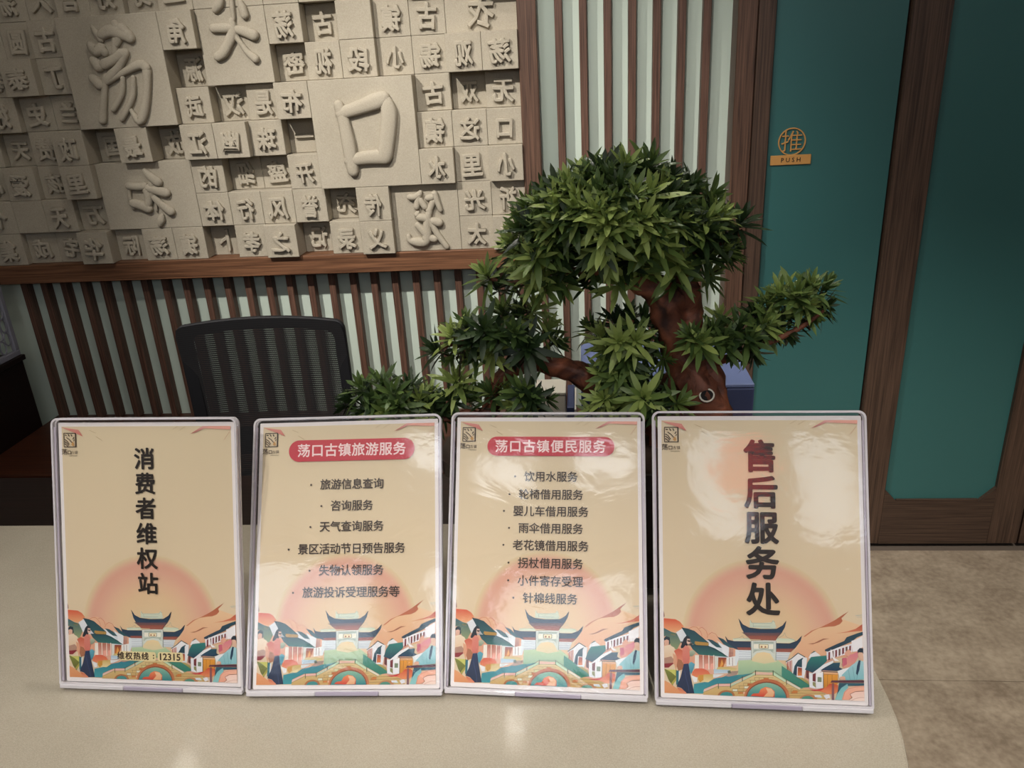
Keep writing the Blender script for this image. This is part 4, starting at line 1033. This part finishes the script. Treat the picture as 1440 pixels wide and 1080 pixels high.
def joined(name, items, mat, parent, y=-.0012):
    """one lettering mesh out of placed characters: (text, size, x, z, boldness)"""
    bm = bmesh.new()
    for ch_, size, x, z, off in items:
        me = glyph(ch_, size, 0, 0, 0, 3)
        sh9 = [(0, 0)] if off == 0 else [(off*math.cos(R(a)), off*math.sin(R(a))) for a in (0, 45, 90, 135, 180, 225, 270, 315)]
        for q, (ox, oz) in enumerate(sh9):      # a heavier weight: the character overprinted around itself
            k = len(bm.verts); bm.from_mesh(me); bm.verts.ensure_lookup_table()
            for v in bm.verts[k:]: v.co.x += x+ox; v.co.z += z+oz; v.co.y -= q*4e-6
    for f in bm.faces: f.normal_update()
    bmesh.ops.reverse_faces(bm, faces=[f for f in bm.faces if f.normal.y > 0])
    me = bpy.data.meshes.new(name); bm.to_mesh(me); bm.free(); o = link(name, me, mat, parent); o.location.y = y; return o
def line_items(text, size, cx, z, pitch, off, bullet=False):
    n = len(text); x0 = cx-(n-1)*pitch/2; it = [(c, size, x0+i*pitch, z, off) for i, c in enumerate(text)]
    if bullet: it.append(('·', size*1.3, x0-pitch*1.35, z, off))
    return it
def holder(x, y, yaw, lean, label, texts):
    t = thing('sign_holder', (x, y, ZC+.001), label, 'sign', 'clear acrylic sign holders on the counter', rot=(0, 0, R(yaw)))
    rot = (-R(lean), 0, 0)
    W2 = .1108
    up = bpy.data.objects
    ft = MB().box(-.104, .104, -.004, .085, 0, .003).build('base_plate', m_acr, t, bevel=.001, seg=1); ft.location.z = 0
    def pan(nm, y0, y1, mat):
        o = MB().prism(rrect(-W2+.0008, W2-.0008, .004, .3092, .007), y0, y1, 'XZ').build(nm, mat, t); o.rotation_euler = rot; o.location.z = .003; return o
    pan('back_panel', .0022, .0042, m_acr)
    pan('front_panel', -.0042, -.0022, m_acr)
    # bright polished rim all round, the bottom edge in three pieces
    for nm, rin, ya, yb in (('rim', .0022, -.0046, -.0020), ('rim', .0022, .0020, .0046)):
        a, b = rrect(-W2, W2, .003, .310, .008), rrect(-W2+rin, W2-rin, .003+rin, .310-rin, .006); n = len(a); m_ = MB()
        for rg_, yy in ((a, ya), (b, ya), (b, yb), (a, yb)): m_.v += [(p[0], yy, p[1]) for p in rg_]
        for q in range(4):
            for i in range(n): m_.f.append((q*n+i, q*n+(i+1) % n, ((q+1) % 4)*n+(i+1) % n, ((q+1) % 4)*n+i))
        o = m_.build(nm, m_edge, t); o.rotation_euler = rot; o.location.z = .003
    for sx in (-1, 1):
        o = MB().box(sx*.1086-.0018, sx*.1086+.0018, -.0019, .0019, .006, .300).build('side_spacer', m_lip, t, bevel=.0006, seg=1); o.rotation_euler = rot; o.location.z = .003
    for a, b, mt in ((-.1100, -.032, m_edge), (-.0318, .0395, m_clip), (.0397, .1100, m_edge)):
        o = MB().box(a, b, -.0062, .0018, 0, .0046).build('bottom_clip', mt, t, bevel=.0008, seg=1); o.rotation_euler = rot; o.location.z = .002
    sh_ = MB().prism(rrect(-.1045, .1065, .0055, .3045, .001), -.0001, .0005, 'XZ').build('paper_sheet', m_paper, t); sh_.rotation_euler = rot; sh_.location.z = .003
    o = link('printed_artwork', art_me, m_print, sh_)
    base = [('荡', .0070, -.0972, .2712, .00008), ('口', .0050, -.0912, .2706, .0001), ('古', .004, -.0870, .2706, 0), ('镇', .004, -.0828, .2706, 0), ('DANGKOU', .0019, -.0862, .2668, 0)]
    joined('emblem_lettering', base, m_txt2, sh_, -.00125)
    for kind, its, mat in texts:
        joined(kind, its, mat, sh_, -.00130 if kind != 'heading_pill' else -.0012)
    return t, sh_
def pill(sh_, x0, x1, z0, z1, mat, y=-.00122, name='heading_pill', r_=None):
    p = rrect(x0, x1, z0, z1, r_ or (z1-z0)/2-.0001, r_ or (z1-z0)/2-.0001, 8)
    me = bpy.data.meshes.new(name); me.from_pydata([(a, 0, b) for a, b in p], [], [tuple(range(len(p)))])
    if me.polygons[0].normal.y > 0: me.flip_normals()
    o = link(name, me, mat, sh_); o.location.y = y; return o
v1 = [(c, .0255, -.0004, z, .00062) for c, z in zip('消费者维权站', (.263, .2348, .2065, .1778, .1496, .1209))]
t1, s1 = holder(-.4978, .6655, -1.47, 20.2, 'leftmost acrylic sign, six bold black characters above hotline 12315', [
    ('lettering', v1, m_txt), ('hotline_lettering', line_items('维权热线', .0090, -.0215, .0375, .0098, .00028)+[(':', .0090, .0035, .0374, .0003), ('12315', .0108, .0235, .0377, .0003)], m_txt2)])
pill(s1, -.0385, .0065, .0322, .0428, m_gold, name='hotline_ground', r_=.003); pill(s1, .0085, .0390, .0322, .0430, m_gold, name='hotline_ground', r_=.003)
t2, s2 = holder(-.2722, .6617, 1.58, 30.9, 'second acrylic sign from the left, crimson heading over six bulleted lines', [
    ('heading_lettering', line_items('荡口古镇旅游服务', .0158, .0052, .2710, .0161, .0003), m_wtxt),
    ('list_lettering', sum([line_items(s, .0127, cx, z, .01245, .00018, True) for s, cx, z in (
        ('旅游信息查询', .0062, .2315), ('咨询服务', .0062, .2070), ('天气查询服务', .0062, .1835), ('景区活动节日预告服务', .0062, .1585), ('失物认领服务', .0062, .1345), ('旅游投诉受理服务等', .0062, .1103))], []), m_txt2)])
pill(s2, -.0690, .0792, .2585, .2833, m_redp)
t3, s3 = holder(-.0500, .6642, -2.2, 31.7, 'third acrylic sign from the left, crimson heading over eight bulleted lines', [
    ('heading_lettering', line_items('荡口古镇便民服务', .0152, .0040, .2710, .0160, .0003), m_wtxt),
    ('list_lettering', sum([line_items(s, .0122, .0052, z, .0122, .00018, True) for s, z in (
        ('饮用水服务', .2368), ('轮椅借用服务', .2166), ('婴儿车借用服务', .1978), ('雨伞借用服务', .1789), ('老花镜借用服务', .1600), ('拐杖借用服务', .1406), ('小件寄存受理', .1213), ('针棉线服务', .1026))], []), m_txt2)])
pill(s3, -.0684, .0768, .2602, .2822, m_redp)
v4 = [(c, .0355, .0028, z, .0011) for c, z in zip('售后服务处', (.2613, .2230, .1858, .1487, .1108))]
t4, s4 = holder(.1784, .6537, -1.88, 25.5, 'rightmost acrylic sign, five extra-large bold black characters in a column', [('lettering', v4, m_txt)])

# ------------------------------------------------------------ lamps in the ceiling (out of frame, seen only in reflections)
m_lamp = Mat('lamp_lens'); m_lamp.b.inputs['Emission Color'].default_value = (1, .94, .85, 1); m_lamp.b.inputs['Emission Strength'].default_value = 220
m_panel = Mat('light_panel_diffuser'); m_panel.b.inputs['Emission Color'].default_value = (.86, .93, 1, 1); m_panel.b.inputs['Emission Strength'].default_value = 5
m_lant = Mat('lit_red_paper'); m_lant.b.inputs['Base Color'].default_value = (.6, .02, .02, 1); m_lant.b.inputs['Emission Color'].default_value = (1, .06, .05, 1); m_lant.b.inputs['Emission Strength'].default_value = 2.5
m_lamp2 = Mat('downlight_lens'); m_lamp2.b.inputs['Emission Color'].default_value = (1, .96, .9, 1); m_lamp2.b.inputs['Emission Strength'].default_value = 480
m_lwhite = plain('white_lamp_ring', 'e8e6e0', .5)
for i, (x, y, lb) in enumerate(((-.296, 1.38, 'round ceiling downlight over the staff side of the counter'), (-1.45, .74, 'round ceiling spotlight above the left of the counter'), (-.15, .74, 'round ceiling spotlight above the middle of the counter'))):
    t = thing('ceiling_downlight', (x, y, CEIL), lb, 'ceiling light', 'ceiling downlights')
    n = 28; rg_ = MB()
    for rr_, z in ((.055, -.001), (.055, -.010), (.042, -.010), (.042, -.001)): rg_.v += [(rr_*math.cos(2*PI*k/n), rr_*math.sin(2*PI*k/n), z) for k in range(n)]
    for a in range(4):
        for k in range(n): rg_.f.append((a*n+k, a*n+(k+1) % n, ((a+1) % 4)*n+(k+1) % n, ((a+1) % 4)*n+k))
    rg_.build('trim_ring', m_lwhite, t)
    MB().lathe([(.041, -.006), (.041, -.003)], 28).build('lens', m_lamp.m if i else m_lamp2.m, t)

for x, y, lb in ((-.62, -1.80, 'square ceiling light panel behind the viewer, nearer the left wall'), (-.12, -1.74, 'square ceiling light panel behind the viewer, nearer the right wall')):
    t = thing('ceiling_light_panel', (x, y, CEIL), lb, 'ceiling light', 'ceiling light panels')
    f = MB()
    for b in ((-.16, .16, -.16, -.15), (-.16, .16, .15, .16), (-.16, -.15, -.15, .15), (.15, .16, -.15, .15)): f.box(b[0], b[1], b[2], b[3], -.012, -.001)
    f.build('frame', m_lwhite, t); MB().box(-.149, .149, -.149, .149, -.006, -.002).build('diffuser', m_panel.m, t)
ln = thing('red_lantern', (.60, -2.25, 2.40), 'red paper lantern hanging by the front windows', 'lantern')
pr = [(.045+.085*math.sin(PI*i/12)**.6*(1+.03*(i % 2)), -.12+.24*i/12) for i in range(13)]
MB().lathe(pr, 24).build('shade', m_lant.m, ln, smooth=True)
MB().lathe([(.046, .12), (.046, .138)], 20).build('cap', m_brass, ln); MB().lathe([(.046, -.138), (.046, -.12)], 20).build('cap', m_brass, ln)
MB().tube([(0, 0, .138), (0, 0, CEIL-2.401)], .003, 6).build('cord', m_dark, ln); MB().tube([(0, 0, -.138), (0, 0, -.27)], [.006, .012], 8).build('tassel', m_lant.m, ln)
